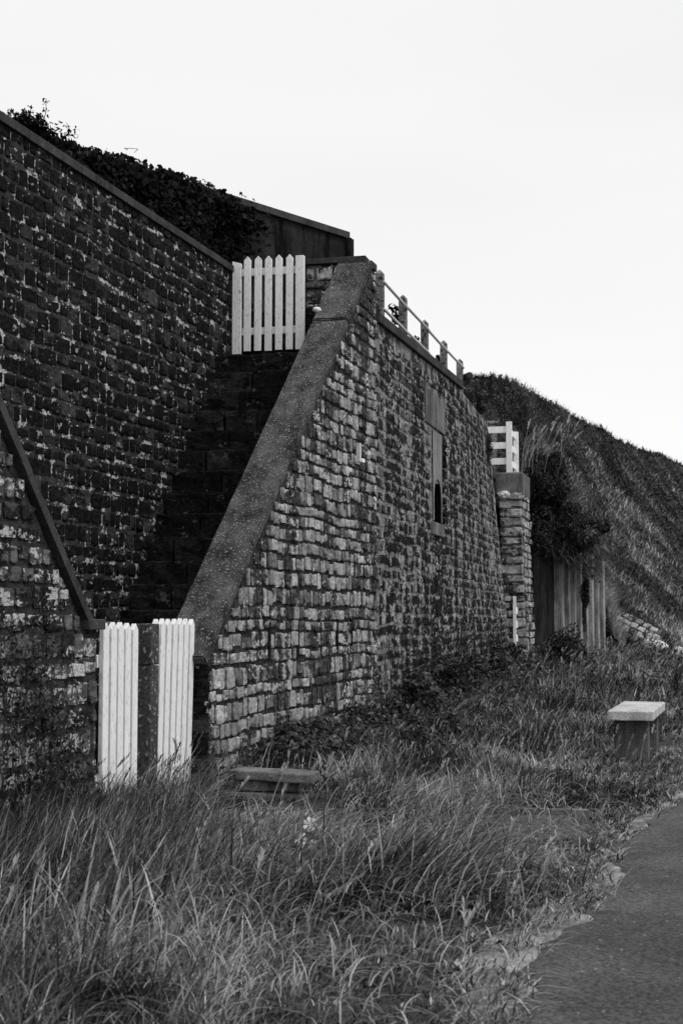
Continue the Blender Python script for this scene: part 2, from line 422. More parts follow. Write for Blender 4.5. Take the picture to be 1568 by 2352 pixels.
# mortar sheet with uneven relief
def rough_patch(name, pf, ns, nh, mat, parent, amp=.012, skip=None, nrm=None):
    V = []; F_ = []; tot = 0
    for j in range(nh + 1):
        for i in range(ns + 1):
            p, n = pf(i / ns, j / nh)
            V.append(p + n * amp * mnoise.noise(p * 6.0))
    for j in range(nh):
        for i in range(ns):
            if skip and skip((i + .5) / ns, (j + .5) / nh): continue
            k = j * (ns + 1) + i; F_ += [k, k + 1, k + ns + 2, k + ns + 1]; tot += 1
    me = np_mesh(name, np.array([tuple(v) for v in V]), np.array(F_), np.full(tot, 4), smooth=True)
    return obj(name, me, mat, parent)

# ------------------------------------------------------------------ tall wall behind the stair
TALL_TOP = 5.38; ty0, ty1 = 8.0, 16.42
UT = Vector((.296, 1, 0)).normalized(); NTL = Vector((UT.y, -UT.x, 0))
tall = thing('retaining_wall', (xtall(12), 12, 0), 'tall blackened stone wall rising behind the stair, a level coping along its top', 'wall')
To = Vector((xtall(ty0), ty0, 0)); Tl = (Vector((xtall(ty1), ty1, 0)) - To).length
prism('mortar', [To - NTL * .03, To + UT * Tl - NTL * .0, To + UT * Tl - NTL * .5, To - NTL * .55], Vector((0, 0, TALL_TOP - .002)), M_tall_mortar, tall)
rough_patch('mortar_face', lambda s, t: (To + UT * Tl * s + Vector((0, 0, TALL_TOP * t)) + NTL * .012, NTL), 110, 70, M_tall_mortar, tall, .005)
lay_stones(tall, M_tall, plane_face(To + NTL * .012, UT, NTL), .02, TALL_TOP - .08, lambda h: 0, lambda h: Tl, (.085, .155), (.10, .28), depth=(.003, .013), joint=(.022, .034), wavy=.02)
cop = []
for k in range(9):
    a = k * Tl / 9 + .004; b = (k + 1) * Tl / 9 - .004
    M = Matrix(((UT.x, NTL.x, 0, To.x), (UT.y, NTL.y, 0, To.y), (0, 0, 1, TALL_TOP), (0, 0, 0, 1)))
    box('coping_slab', (a, -.5, 0 + random.uniform(0, .006)), (b, .045, .085), M_thin, tall, M, bevel=.008)

# ------------------------------------------------------------------ stair and landing
stair = thing('staircase', (-1.2, 13, 0), 'steep flight of dark stone steps climbing from the lower gates to the top gate', 'stairs')
k = 0; y = 12.62; z = 0.0
while z < 5.0:
    z0 = z; z += .24
    o = Vector((xtall(y) + .02, y, 0)); wdt = (xpar(y) - .30 - xtall(y))
    M = Matrix(((N.x, U.x, 0, o.x), (N.y, U.y, 0, o.y), (0, 0, 1, 0), (0, 0, 0, 1)))
    jx = random.uniform(.4, .8) * wdt
    jy = jx * random.uniform(.35, .6)
    for (a, b) in ((-.02, jy - .006), (jy + .006, jx - .006), (jx + .006, wdt + .12)):
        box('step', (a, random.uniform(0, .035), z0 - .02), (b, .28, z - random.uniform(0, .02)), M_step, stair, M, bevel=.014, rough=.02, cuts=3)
    y += .192
    if 4.3 < z < 4.4: y = 16.46
# pale chip of bare mortar on a riser
pc = at(615, 873, 15.95)
ch = thing('stone_fragment', pc, 'small white flake of stone lying on a dark step under the top gate', 'stone')
bm = bmesh.new(); bmesh.ops.create_icosphere(bm, subdivisions=2, radius=.06)
for v in bm.verts: v.co = Vector((v.co.x * 1.1, v.co.y * .5, v.co.z * .75)) * (1 + .4 * mnoise.noise(v.co * 30)) 
obj('flake', bm_mesh(bm), M_pale, ch, Matrix.Translation(pc + Vector((0, -.02, .0))))
# fill under the steps
tag(prism('stair_landing', [(xtall(8) + .02, 8, -.05), (xtall(12.3) + .02, 12.3, -.05), (xpar(12.3) - .3, 12.3, -.05), (xpar(8) - .3, 8, -.05)], (0, 0, .12), M_step), kind='structure')

# ------------------------------------------------------------------ stair parapet with the wide sloping coping
par = thing('stair_parapet', P_OR, 'pale stone stair parapet with a wide sloping concrete coping, right of the lower gates', 'wall')
def cop_h(s): return 1.02 + .885 * s           # top of masonry under the coping at distance s
S_TOP = (5.32 - 1.02) / .885                    # coping levels out here
def ptop(s): return cop_h(min(s, S_TOP))
Pi = P_OR - NP * P_W
prof = [(0, -.1), (P_LEN, -.1), (P_LEN, 5.32), (S_TOP, 5.32), (0, 1.02)]
prism('masonry_core', [P_OR + UP * a + Vector((0, 0, b)) - NP * .004 for a, b in prof], -NP * P_W, M_par_mortar, par)
rough_patch('mortar_face', lambda s, t: (P_OR + UP * P_LEN * s + Vector((0, 0, (ptop(P_LEN * s) - .01) * t)) + NP * .008, NP), 80, 70, M_par_mortar, par, .006)
SLOTS = [(1.42, .98, 1.38), (2.22, .98, 1.33), (2.93, .98, 1.36), (3.5, 1.0, 1.34), (4.02, 1.05, 1.36)]
def par_lo(h): return max(0.0, (h + .05 - 1.02) / .885)
# break rows at slots: emulate by thin stones near them
lay_stones(par, M_par, plane_face(P_OR + NP * .008, UP, NP), .0, 5.26, par_lo, lambda h: P_LEN, (.085, .16), (.05, .21), depth=(.008, .024), joint=(.008, .024), slots=SLOTS, wavy=.03)
for a, b, c in SLOTS:
    M = Matrix(((UP.x, NP.x, 0, P_OR.x), (UP.y, NP.y, 0, P_OR.y), (0, 0, 1, 0), (0, 0, 0, 1)))
    box('weep_slot_shade', (a - .028, -.02, b), (a + .028, .020, c), M_tall, par, M, bevel=.006)  # solid dark bar; the shade of an open slot is in its colour
# end face of the parapet (faces the viewer, behind the right gate leaf)
def end_face(s, h): return (P_OR - NP * P_W + NP * s + Vector((0, 0, h)) - UP * .006, NP, -UP, Vector((0, 0, 1)))
rng_lim = lay_stones(par, M_tall, end_face, .0, 1.0, lambda h: 0.0, lambda h: P_W + .03, (.10, .15), (.16, .34), depth=(.015, .04), limit=40)
# sloping coping in three slabs
def slab(a, b, extra, tk, name='coping_slab', mat=None, over=.022):
    d = Vector((UP.x, UP.y, .885)).normalized(); nn = NP.cross(d).normalized()
    if nn.z < 0: nn = -nn
    p = P_OR + UP * a + Vector((0, 0, cop_h(a))) ; q = P_OR + UP * b + Vector((0, 0, cop_h(b)))
    o1 = NP * (over + extra); o2 = -NP * (P_W + over * .6)
    bm = bmesh.new(); vs = []
    for base in (p, q):
        for o in (o1, o2):
            for t in (0.004, tk): vs.append(bm.verts.new(base + o + nn * t))
    A = vs; F6 = [(0, 1, 3, 2), (4, 6, 7, 5), (0, 4, 5, 1), (2, 3, 7, 6), (1, 5, 7, 3), (0, 2, 6, 4)]
    for f in F6: bm.faces.new([A[i] for i in f])
    bmesh.ops.bevel(bm, geom=bm.edges[:], offset=.014, segments=2, affect='EDGES')
    for _ in range(5): bmesh.ops.subdivide_edges(bm, edges=[e for e in bm.edges if e.calc_length() > .09], cuts=1, use_grid_fill=True)
    for v in bm.verts: v.co += mnoise.noise_vector(v.co * 6) * .008 + mnoise.noise_vector(v.co * 22) * .005
    bmesh.ops.triangulate(bm, faces=[f for f in bm.faces if len(f.verts) > 4])
    return obj(name, bm_mesh(bm), mat or M_coping, par)
s_joint = 3.90
slab(-.05, s_joint - .006, 0, .09)
slab(s_joint + .006, S_TOP + .0, .0, .10)
pt = P_OR + UP * S_TOP + Vector((0, 0, 5.325))
M = Matrix(((UP.x, NP.x, 0, pt.x), (UP.y, NP.y, 0, pt.y), (0, 0, 1, pt.z), (0, 0, 0, 1)))
box('coping_slab', (-.04, -P_W - .03, 0), (P_LEN - S_TOP + .03, .024, .085), M_coping, par, M, bevel=.012)
# chip, bracket
pp = P_OR + UP * 3.98 - NP * (P_W - .0) + Vector((0, 0, cop_h(3.98) + .12))
peb = thing('white_pebble', pp, 'white pebble resting on the inner edge of the wide sloping coping', 'stone')
bm = bmesh.new(); bmesh.ops.create_icosphere(bm, subdivisions=2, radius=.05)
for v in bm.verts: v.co = Vector((v.co.x, v.co.y * .8, v.co.z * .7)) * (1 + .25 * mnoise.noise(v.co * 25))
obj('pebble', bm_mesh(bm, smooth=True), M_pale, peb, Matrix.Translation(pp + Vector((0, 0, .02))))
bp = at(817, 1040, 15.2); bp = Vector((xpar(15.2), 15.2, bp.z)) + NP * .085
br = thing('metal_bracket', bp, 'small pale metal bracket fixed to the parapet stones', 'bracket')
Mb = Matrix(((UP.x, NP.x, 0, bp.x), (UP.y, NP.y, 0, bp.y), (0, 0, 1, bp.z), (0, 0, 0, 1)))
box('upright', (-.02, -.03, -.1), (.025, .015, .1), M_rail, br, Mb, bevel=.003); box('foot', (.027, -.03, -.1), (.12, .03, -.06), M_whitepost, br, Mb, bevel=.003)

# ------------------------------------------------------------------ left parapet (same line, climbs towards the viewer)
L_OR = Vector((xpar(9.42), 9.42, 0)); UL = -UP
lp = thing('stair_parapet', L_OR, 'lichen spotted stone parapet at the left edge, thin coping sloping down to the gates', 'wall')
def lh(s): return 1.27 + 1.06 * max(0, s - .16)
LL = 3.6
prism('masonry_core', [L_OR + UL * a + Vector((0, 0, b)) - NP * .004 for a, b in [(0, -.1), (LL, -.1), (LL, lh(LL)), (.16, 1.27), (0, 1.27)]], -NP * .34, M_left_mortar, lp)
rough_patch('mortar_face', lambda s, t: (L_OR + UL * LL * s + Vector((0, 0, (lh(LL * s) - .01) * t)) + NP * .008, NP), 50, 60, M_left_mortar, lp, .006)
lay_stones(lp, M_left, lambda s, h: (L_OR + UL * s + Vector((0, 0, h)) + NP * .008, -UL, NP, Vector((0, 0, 1))), .0, 4.6, lambda h: max(0, (h + .05 - 1.27) / 1.06 + .16) if h > 1.2 else 0, lambda h: LL, (.08, .16), (.1, .24), depth=(.008, .022), joint=(.022, .038))
d = Vector((UL.x, UL.y, 1.06)).normalized(); nn = Vector((0, 0, 1)) - d * d.z; nn.normalize()
a0 = L_OR + UL * .14 + Vector((0, 0, lh(.16))); a1 = L_OR + UL * LL + Vector((0, 0, lh(LL)))
for k in range(4):
    p = a0 + (a1 - a0) * (k / 4 + .001); q = a0 + (a1 - a0) * ((k + 1) / 4 - .001)
    prism('coping_slab', [p + nn * .003, q + nn * .003, q + nn * .065, p + nn * .065], -NP * .42, M_thin, lp).matrix_basis = Matrix.Translation(NP * (.05 + .004 * (k % 2)))
M = Matrix(((UL.x, NP.x, 0, L_OR.x), (UL.y, NP.y, 0, L_OR.y), (0, 0, 1, 1.275), (0, 0, 0, 1)))
box('coping_slab', (-.04, -.37, 0), (.20, .06, .07), M_thin, lp, M, bevel=.008, rough=.004)

# ------------------------------------------------------------------ lower gates and their post
def picket_mesh(w, h, t, peak=.045, slope=0.0):
    bm = bmesh.new(); pr = [(-w / 2, 0), (w / 2, 0), (w / 2, h - peak - slope), (0, h), (-w / 2, h - peak)] if peak else [(-w / 2, 0), (w / 2, 0), (w / 2, h - slope), (-w / 2, h)]
    a = [bm.verts.new((x, 0, z)) for x, z in pr]; b = [bm.verts.new((x, t, z)) for x, z in pr]; n = len(a)
    bm.faces.new(a); bm.faces.new(b[::-1])
    for i in range(n): bm.faces.new((a[i], b[i], b[(i + 1) % n], a[(i + 1) % n]))
    bmesh.ops.bevel(bm, geom=bm.edges[:], offset=.003, segments=1, affect='EDGES')
    return bm_mesh(bm, 'picket')
def frame(o, a, n): return Matrix(((a.x, n.x, 0, o.x), (a.y, n.y, 0, o.y), (0, 0, 1, o.z), (0, 0, 0, 1)))

def lower_gate(o, a, n, count, pitch, w, h, label, tilt=0.0):
    g = thing('picket_gate', o, label, 'gate', 'picket gates at the foot of the stair')
    M = frame(o, a, n) @ Matrix.Rotation(tilt, 4, 'X')
    pm = picket_mesh(w, h, .034); pm.materials.append(M_white)
    for i in range(count):
        j = random.uniform(-.006, .006)
        obj('picket', pm, None, g, M @ Matrix.Translation((pitch * (i + .5) + j * .5, random.uniform(-.002, .002), .04 + j)))
    for zz in (.22, 1.02):
        box('rail', (0, -.045, zz), (pitch * count, -.003, zz + .085), M_white, g, M, bevel=.004)
    bm = bmesh.new()
    for i in range(count):
        for zz in (.26, 1.06, 1.085):
            r = bmesh.ops.create_icosphere(bm, subdivisions=1, radius=.006)
            for v in r['verts']: v.co = M @ (v.co + Vector((pitch * (i + .5) + (.012 if zz < 1.07 else -.012), .027, zz + .04)))
    tag(obj('nail_heads', bm_mesh(bm), M_white, g), kind='stuff')
    return g
lower_gate(Vector((xpar(9.52), 9.52, 0)) - NP * .03, UP, NP, 5, .117, .084, 1.28, 'white picket gate leaf left of the dark concrete post')
lower_gate(Vector((xpar(10.50), 10.50, 0)) - NP * .14, UP, NP, 7, .112, .080, 1.31, 'white picket gate leaf right of the dark concrete post', tilt=R(-1.2))
po = Vector((xpar(10.28), 10.28, 0))
gp = thing('gate_post', po, 'square dark lichened concrete post between the two lower white gates', 'post')
M = frame(po, UP, NP)
box('shaft', (0, -.15, -.1), (.14, 0, 1.01), M_post, gp, M, bevel=.012, rough=.003, cuts=2)
box('shaft_cap', (-.002, -.152, 1.014), (.142, .002, 1.31), M_post, gp, M, bevel=.014, rough=.003, cuts=2)

# ------------------------------------------------------------------ top gate
g0 = Vector((-1.215, 16.40, 4.44))
tg = thing('picket_gate', g0, 'weathered white picket gate at the head of the stair, dark steps beneath it', 'gate')
M = frame(g0, N, -U)
for i in range(7):
    ends = i in (0, 6)
    w = (.105 if i == 0 else .10) if ends else .082
    pm = picket_mesh(w, 1.12 if not ends else 1.10, .055 if ends else .03, peak=0 if ends else .045, slope=(-.0 if i == 6 else .03) if ends else 0)
    pm.materials.append(M_white2 if ends else M_white)
    obj('stile' if ends else 'picket', pm, None, tg, M @ Matrix.Translation((.127 * i, -.02 if ends else .0, (-.03 if i == 0 else 0) + random.uniform(-.004, .004))) @ Matrix.Rotation(R(random.uniform(-.3, .3)), 4, 'Y'))
for zz in (.20, .90):
    box('rail', (.05, -.032, zz), (.127 * 6 - .05, -.002, zz + .085), M_white, tg, M, bevel=.004)
# low stone wall right of the gate
sw0 = Vector((-.42, 16.75, 0))
sw = thing('stone_wall', sw0 + Vector((0, 0, 4.3)), 'short stone wall with thin coping just right of the top gate', 'wall')
M = frame(sw0, N, -U)
box('masonry_core', (0, -.25, 4.0), (.72, 0, 5.55), M_main_mortar, sw, M)
lay_stones(sw, M_pier, lambda s, h: (sw0 + N * s + Vector((0, 0, h)) - U * .0, N, -U, Vector((0, 0, 1))), 4.3, 5.5, lambda h: 0, lambda h: .70, (.09, .16), (.14, .36), depth=(.03, .06))
box('coping_slab', (-.03, -.3, 5.553), (.74, .07, 5.62), M_thin, sw, M, bevel=.006)

# ------------------------------------------------------------------ ivy-covered wall behind, with its bare end
bdir = Vector((.86, 1.0, 0)).normalized(); bn = Vector((bdir.y, -bdir.x, 0))
be = Vector((at(795, 530, 20).x, 20, 0)); BW_TOP = 6.86; BL = 9.5
bw = thing('concrete_wall', be + Vector((0, 0, 5)), 'stained concrete wall above the top gate, half hidden by ivy', 'wall')
M = frame(be, -bdir, bn)
box('wall_slab', (0, -.3, 4.2), (BL, 0, BW_TOP - .10), M_backwall, bw, M)
for k in range(4):
    box('coping_slab', (k * BL / 4 - .03 + .004, -.34, BW_TOP - .097), ((k + 1) * BL / 4 - .03, .05, BW_TOP), M_thin, bw, M, bevel=.008)
box('buttress', (-.03, .003, 4.2), (.03, .12, BW_TOP - .12), M_backwall, bw, M, bevel=.006)
cp = at(801, 545, 19.6); cpo = thing('concrete_post', Vector((cp.x, cp.y, 4.7)), 'short rounded concrete post at the bare end of the ivy wall', 'post')
box('shaft', (cp.x - .04, 19.6, 4.6), (cp.x + .045, 19.7, cp.z), M_backwall, cpo, None, bevel=.02)

# terraces (earth behind the walls)
def sheet(name, pts, mat, depth=.5):
    tag(prism(name, [Vector(p) for p in pts], (0, 0, -depth), mat), kind='structure')
sheet('upper_terrace', [(xtall(8.0) - .5, 8.1, 5.1), (xtall(16.4) - .3, 16.4, 5.1), (xtall(17.4) - .02, 17.4, 5.1), (-.2, 19.55, 5.1), (-1.5, 18.0, 5.1), (-8.3, 10.4, 5.1)], M_ground, 5.2)
sheet('upper_terrace', [(-.45, 17.4, 4.95), (.2, 16.9, 4.62), (.5, 17.2, 4.62), (2.66, 27.1, 4.8), (2.4, 30, 4.8), (-4, 30, 5.1), (-4, 20, 5.1)], M_ground, .4)

# ------------------------------------------------------------------ main wall
mw = thing('retaining_wall', B0, 'long streaked stone retaining wall running back from the stair towards the hill', 'wall')
def main_pt(t, h):                              # t 0..1 along, h metres up
    b = B0.lerp(B1, t)
    yy = TOP[0].y + (TOP[2].y - TOP[0].y) * t
    tp = TOP[0].lerp(TOP[1], (yy - TOP[0].y) / (TOP[1].y - TOP[0].y)) if yy < TOP[1].y else TOP[1].lerp(TOP[2], (yy - TOP[1].y) / (TOP[2].y - TOP[1].y))
    k = h / tp.z
    p = b.lerp(tp, k); p.z = h
    return p
ML = (B1 - B0).length
def main_top(t):
    yy = TOP[0].y + (TOP[2].y - TOP[0].y) * t
    return interp(yy, [TOP[0].y, TOP[1].y, TOP[2].y], [4.74, 4.92, 5.08])
def main_face(s, h):
    t = s / ML; p = main_pt(t, h); q = main_pt(min(1, t + .01), h); r = main_pt(max(0, t - .01), h)
    a = (q - r).normalized(); u = main_pt(t, h + .1) - main_pt(t, h - .1); u = (u - a * u.dot(a)).normalized()
    n = a.cross(u).normalized()
    if n.x < 0: n = -n
    return p + n * .01, a, n, u
def on_main(y):                                  # distance along for a forward distance
    return (y - B0.y) / (B1.y - B0.y) * ML
HO = (on_main(19.62), on_main(20.36), 2.60, 3.24)   # square around the arched opening
ns, nh = 150, 60
rough_patch('mortar_face', lambda s, t: (main_face(s * ML, max(.02, t * main_top(s)))[0] - main_face(s * ML, 1)[2] * .003, main_face(s * ML, 1)[2]), ns, nh, M_main_mortar, mw, .002,
            skip=lambda s, t: HO[0] < s * ML < HO[1] and HO[2] < t * main_top(s) < HO[3])
def mskip(s, h, w, rh):
    if on_main(19.1) - w / 2 < s < on_main(20.65) + w / 2 and 3.95 < h < 4.52: return True
    if on_main(19.5) - w / 2 < s < on_main(20.46) + w / 2 and 2.5 < h < 3.96: return True
    return False
lay_stones(mw, M_main, main_face, .1, 5.0, lambda h: .0, lambda h: ML, (.085, .13), (.09, .21), depth=(.0015, .007), joint=(.026, .044), skip=lambda s, h, w, rh: mskip(s, h, w, rh) or h > main_top(s / ML) - .1, wavy=.045)
# back and end of the wall as a body
bm = bmesh.new(); vs = []
for t in (0, .5, 1):
    for h in (0, main_top(t) - .01):
        p, a, n, u = main_face(t * ML, max(.02, h)); n0 = Vector((n.x, n.y, 0)).normalized()
        vs.append(bm.verts.new(p - n0 * .04)); vs.append(bm.verts.new(p - n0 * .7))
for i in range(2):
    q = vs[i * 4:i * 4 + 8]
    bm.faces.new((q[1], q[5], q[7], q[3])); bm.faces.new((q[2], q[3], q[7], q[6]))
bm.faces.new((vs[8], vs[10], vs[11], vs[9]))
obj('masonry_core', bm_mesh(bm), M_main_mortar, mw)
# lintel, rendered panel with an arched opening, sill
def mframe(y, h):
    p, a, n, u = main_face(on_main(y), h); return Matrix(((a.x, n.x, u.x, p.x), (a.y, n.y, u.y, p.y), (a.z, n.z, u.z, p.z), (0, 0, 0, 1)))
Ml = mframe(19.85, 4.24)
box('lintel', (-.78, -.05, -.24), (.78, .018, .24), M_lintel, mw, Ml, bevel=.012, rough=.004, cuts=1)
Mp = mframe(19.97, 3.3)
bm = bmesh.new()
W2, zb, zt, hw, hb, ht = .36, -.72, .66, .28, -.60, -.28
def pv(x, z, yv=.012): return bm.verts.new(Mp @ Vector((x, yv, z)))
arc = [(hw * math.cos(math.pi * i / 10), ht + hw * 1.0 * math.sin(math.pi * i / 10)) for i in range(11)]
inner = [(hw, hb)] + arc + [(-hw, hb)]
outer = [(W2, hb)] + [(W2, ht)] + [(W2 if i < 3 else W2 * math.cos(math.pi * i / 10) / math.cos(math.pi * 3 / 10) if i < 8 else -W2, ht + .5 * (math.sin(math.pi * min(max(i, 0), 10) / 10))) for i in range(1, 10)] + [(-W2, ht), (-W2, hb)]
outer = [(max(-W2, min(W2, x)), z) for x, z in outer]
A = [pv(*p) for p in inner]; O = [pv(*p) for p in outer]; bmr = bmesh.new(); A2 = [bmr.verts.new(Mp @ Vector((p[0], .010, p[1]))) for p in inner]; I2 = [bmr.verts.new(Mp @ Vector((p[0], -.3, p[1]))) for p in inner]
for i in range(len(A) - 1):
    bm.faces.new((A[i], A[i + 1], O[i + 1], O[i])); bmr.faces.new((A2[i], I2[i], I2[i + 1], A2[i + 1]))
bmr.faces.new((A2[-1], I2[-1], I2[0], A2[0])); obj('arch_reveal', bm_mesh(bmr), M_arch_shade, mw)  # reveal coloured near black to stand in for the shade in the arch
T = [pv(W2, ht + .5), pv(W2, zt), pv(-W2, zt), pv(-W2, ht + .5)]
top_idx = 1 + 1 + 4
bm.faces.new([O[k] for k in range(1, 12)][::-1] + []) if False else None
# spandrel fan up to the lintel
left = [O[i] for i in range(1, 12)]
for i in range(len(left) - 1):
    xa, xb = outer[i + 1][0], outer[i + 2][0]
    ta, tb = pv(xa, zt), pv(xb, zt)
    try: bm.faces.new((left[i], left[i + 1], tb, ta))
    except ValueError: pass
obj('render_panel', bm_mesh(bm), M_panel, mw)
box('cavity', (-.3, -.34, -.72), (.3, -.302, .15), M_arch_shade, mw, Mp)  # back plate, its near-black colour stands in for the depth's shade
box('sill', (-.46, -.02, -.80), (.44, .03, -.62), M_lintel, mw, Mp, bevel=.012)
# dark jamb stones beside the panel and patch blocks below it
for q in range(7):
    x = .45; zz = -.6 + q * .18; sw_ = random.uniform(.14, .2)
    dp = random.uniform(.05, .08)
    Mq = Mp @ Matrix(((sw_, 0, 0, x), (0, dp, 0, 0), (0, 0, .165, zz), (0, 0, 0, 1)))
    obj('jamb_stone', variant_mesh(random.randrange(36), M_main), None, mw, Matrix.LocRotScale(*Mq.decompose()))
for q in range(6):
    Mq = mframe(19.95 + .02 * q, 2.32 - .21 * q) @ Matrix.Diagonal((.36 + .1 * random.random(), .02, .19, 1))
    obj('patch_stone', variant_mesh(random.randrange(36), M_main), None, mw, Matrix.LocRotScale(*Mq.decompose()))
# curb along the wall top
for k in range(6):
    ya = 16.15 + k * .99; yb = ya + .985
    pa = TOP[0].lerp(TOP[1], (ya - 16.1) / 5.8); pb = TOP[0].lerp(TOP[1], (yb - 16.1) / 5.8)
    e = (pb - pa).normalized(); nn_ = Vector((e.y, -e.x, 0)).normalized()
    prism('curb_slab', [pa + nn_ * .05 + Vector((0, 0, .003)), pb + nn_ * .05 + Vector((0, 0, .003)), pb - nn_ * .35 + Vector((0, 0, .003)), pa - nn_ * .35 + Vector((0, 0, .003))], (0, 0, .12), M_thin, mw, bevel=.008)

# railing
rl = thing('railing', TOP[0] - N * .12, 'white two-bar railing on square concrete posts along the top of the long wall', 'railing')
RP = []
for px in (873, 927, 977, 1021, 1058):
    kx = (px - 784) / F
    y = (.26 - .246 * 16.1) / (kx * 1.0 - .246)
    RP.append(Vector((kx * y, y, 0)))
e = (RP[-1] - RP[0]).normalized(); en = Vector((e.y, -e.x, 0))
for i, p in enumerate(RP):
    bm = bmesh.new(); w = .05; zt = 5.50 + .01 * (i % 2); zb = 4.74
    pr = [(-w, -w), (w, -w), (w, w), (-w, w)]
    A = [bm.verts.new(p + e * a + en * b + Vector((0, 0, zb))) for a, b in pr]; B_ = [bm.verts.new(p + e * a + en * b + Vector((0, 0, zt))) for a, b in pr]
    tp = bm.verts.new(p + Vector((0, 0, zt + .055)))
    for q in range(4):
        bm.faces.new((A[q], A[(q + 1) % 4], B_[(q + 1) % 4], B_[q])); bm.faces.new((B_[q], B_[(q + 1) % 4], tp))
    bm.faces.new(A[::-1]); bmesh.ops.bevel(bm, geom=bm.edges[:], offset=.006, segments=1, affect='EDGES')
    obj('post', bm_mesh(bm), M_railpost, rl)
for zz in (5.39, 5.06):
    for i in range(4):
        bm = bmesh.new(); a = RP[i] + en * .057 - e * .02; b = RP[i + 1] + en * .057 + e * .02
        tube_bm(bm, a + Vector((0, 0, zz)), b + Vector((0, 0, zz + (.01 if i % 2 else -.008))), .019, n=10)
        obj('rail', bm_mesh(bm, smooth=True), M_rail, rl)
lg = at(1062, 868, 23.3); lt = thing('timber_beam', lg, 'dark timber beam poking out beside the last railing post', 'timber')
bm = bmesh.new(); tube_bm(bm, at(1035, 880, 23.6), at(1078, 862, 22.7), .05, .055, 10); obj('beam', bm_mesh(bm), M_wood, lt)

# ------------------------------------------------------------------ pier at the far end, white fence, ajar white gate
pr0 = Vector((at(1152, 1300, 28.4).x, 28.4, 0)); pw = .38; plen = 1.15
pier = thing('stone_pier', pr0, 'stone pier with a concrete cap at the far end of the long wall', 'pier')
PT = at(1163, 1087, 28.5).z
def pier_pt(a, l, h):   # a across 0..1, l along, h
    fl = .11 * (1 - h / PT)
    return pr0 + N * (a * (pw + fl)) + U * l + Vector((0, 0, h)) - U * fl * .3
bm = bmesh.new(); g = []
for h in (-.1, PT - .44):
    g.append([bm.verts.new(pier_pt(a, l, h)) for a, l in ((0, 0), (1, 0), (1, plen), (0, plen))])
for i in range(4): bm.faces.new((g[0][i], g[0][(i + 1) % 4], g[1][(i + 1) % 4], g[1][i]))
obj('masonry_core', bm_mesh(bm), M_main_mortar, pier)
lay_stones(pier, M_pier, lambda s, h: (pier_pt(s / .5, 0, h), N, -U, Vector((0, 0, 1))), .2, PT - .46, lambda h: -.03, lambda h: .5, (.10, .2), (.22, .42), depth=(.04, .08))
lay_stones(pier, M_pier, lambda s, h: (pier_pt(1, s, h), U, N, Vector((0, 0, 1))), .2, PT - .46, lambda h: .0, lambda h: plen, (.10, .17), (.16, .32), depth=(.03, .06))
M = frame(pr0, N, -U)
box('pier_cap', (-.1, -plen - .05, PT - .45), (pw + .06, .07, PT), M_slab, pier, M, bevel=.03, rough=.01, cuts=2)
# link wall between pier and main wall end (facing the viewer, mostly hidden)
ff = at(1169, 1087, 28.45)
wf = thing('white_fence', ff, 'white three-rail timber fence turning the corner on top of the far pier', 'fence')
M = frame(Vector((ff.x, ff.y, ff.z)), N, -U)
box('post', (-.055, -.05, 0), (.055, .05, 1.04), M_whitepost, wf, M, bevel=.004)
fb = at(1185, 1087, 30.1)
M2 = frame(Vector((ff.x + .246 * 1.1, ff.y + 1.1, ff.z)), N, -U)
box('post', (-.05, -.05, 0), (.05, .05, .98), M_whitepost, wf, M2, bevel=.004)
for zz in (.82, .50, .18):
    box('rail', (-.75, -.018, zz), (-.057, .018, zz + .13), M_whitepost, wf, M, bevel=.003)
    box('rail', (-.03, -1.10, zz), (.0, -.055, zz + .12), M_whitepost, wf, M, bevel=.003)
# second pier knob behind
kb = at(1129, 975, 29.0)
kn = thing('concrete_post', Vector((kb.x, kb.y, 4.6)), 'small capped concrete post behind the left end of the white fence', 'post')
box('shaft', (kb.x - .08, 29, 4.2), (kb.x + .1, 29.18, kb.z - .0), M_railpost, kn, None, bevel=.01)
box('cap', (kb.x - .12, 28.96, kb.z + .003), (kb.x + .14, 29.22, kb.z + .07), M_railpost, kn, None, bevel=.025)
cr = at(1157, 1136, 28.28); bm = bmesh.new(); bmesh.ops.create_icosphere(bm, subdivisions=3, radius=1)
for v in bm.verts: v.co = Vector((v.co.x * .11, v.co.y * .05, v.co.z * .07)) * (1 + .5 * mnoise.noise(v.co * 3)) + cr
obj('lime_crust', bm_mesh(bm), M_pale, pier)
# ajar gate seen nearly edge-on
wg0 = at(1181, 1452, 28.0); wg0.z = .25
wg = thing('white_gate', wg0, 'narrow white slatted gate standing ajar at the foot of the far pier', 'gate')
M = frame(wg0, (U + N * .06).normalized(), N)
zt_ = at(1186, 1370, 28.0).z
box('stile', (0, -.03, 0), (.025, .03, zt_ - .25), M_whitepost, wg, M, bevel=.004); box('stile', (.95, -.03, 0), (1.05, .03, zt_ - .28), M_whitepost, wg, M, bevel=.004)
for q in range(5): box('slat', (.092, -.018, .1 + q * .27), (.948, .018, .24 + q * .27), M_whitepost, wg, M, bevel=.003)

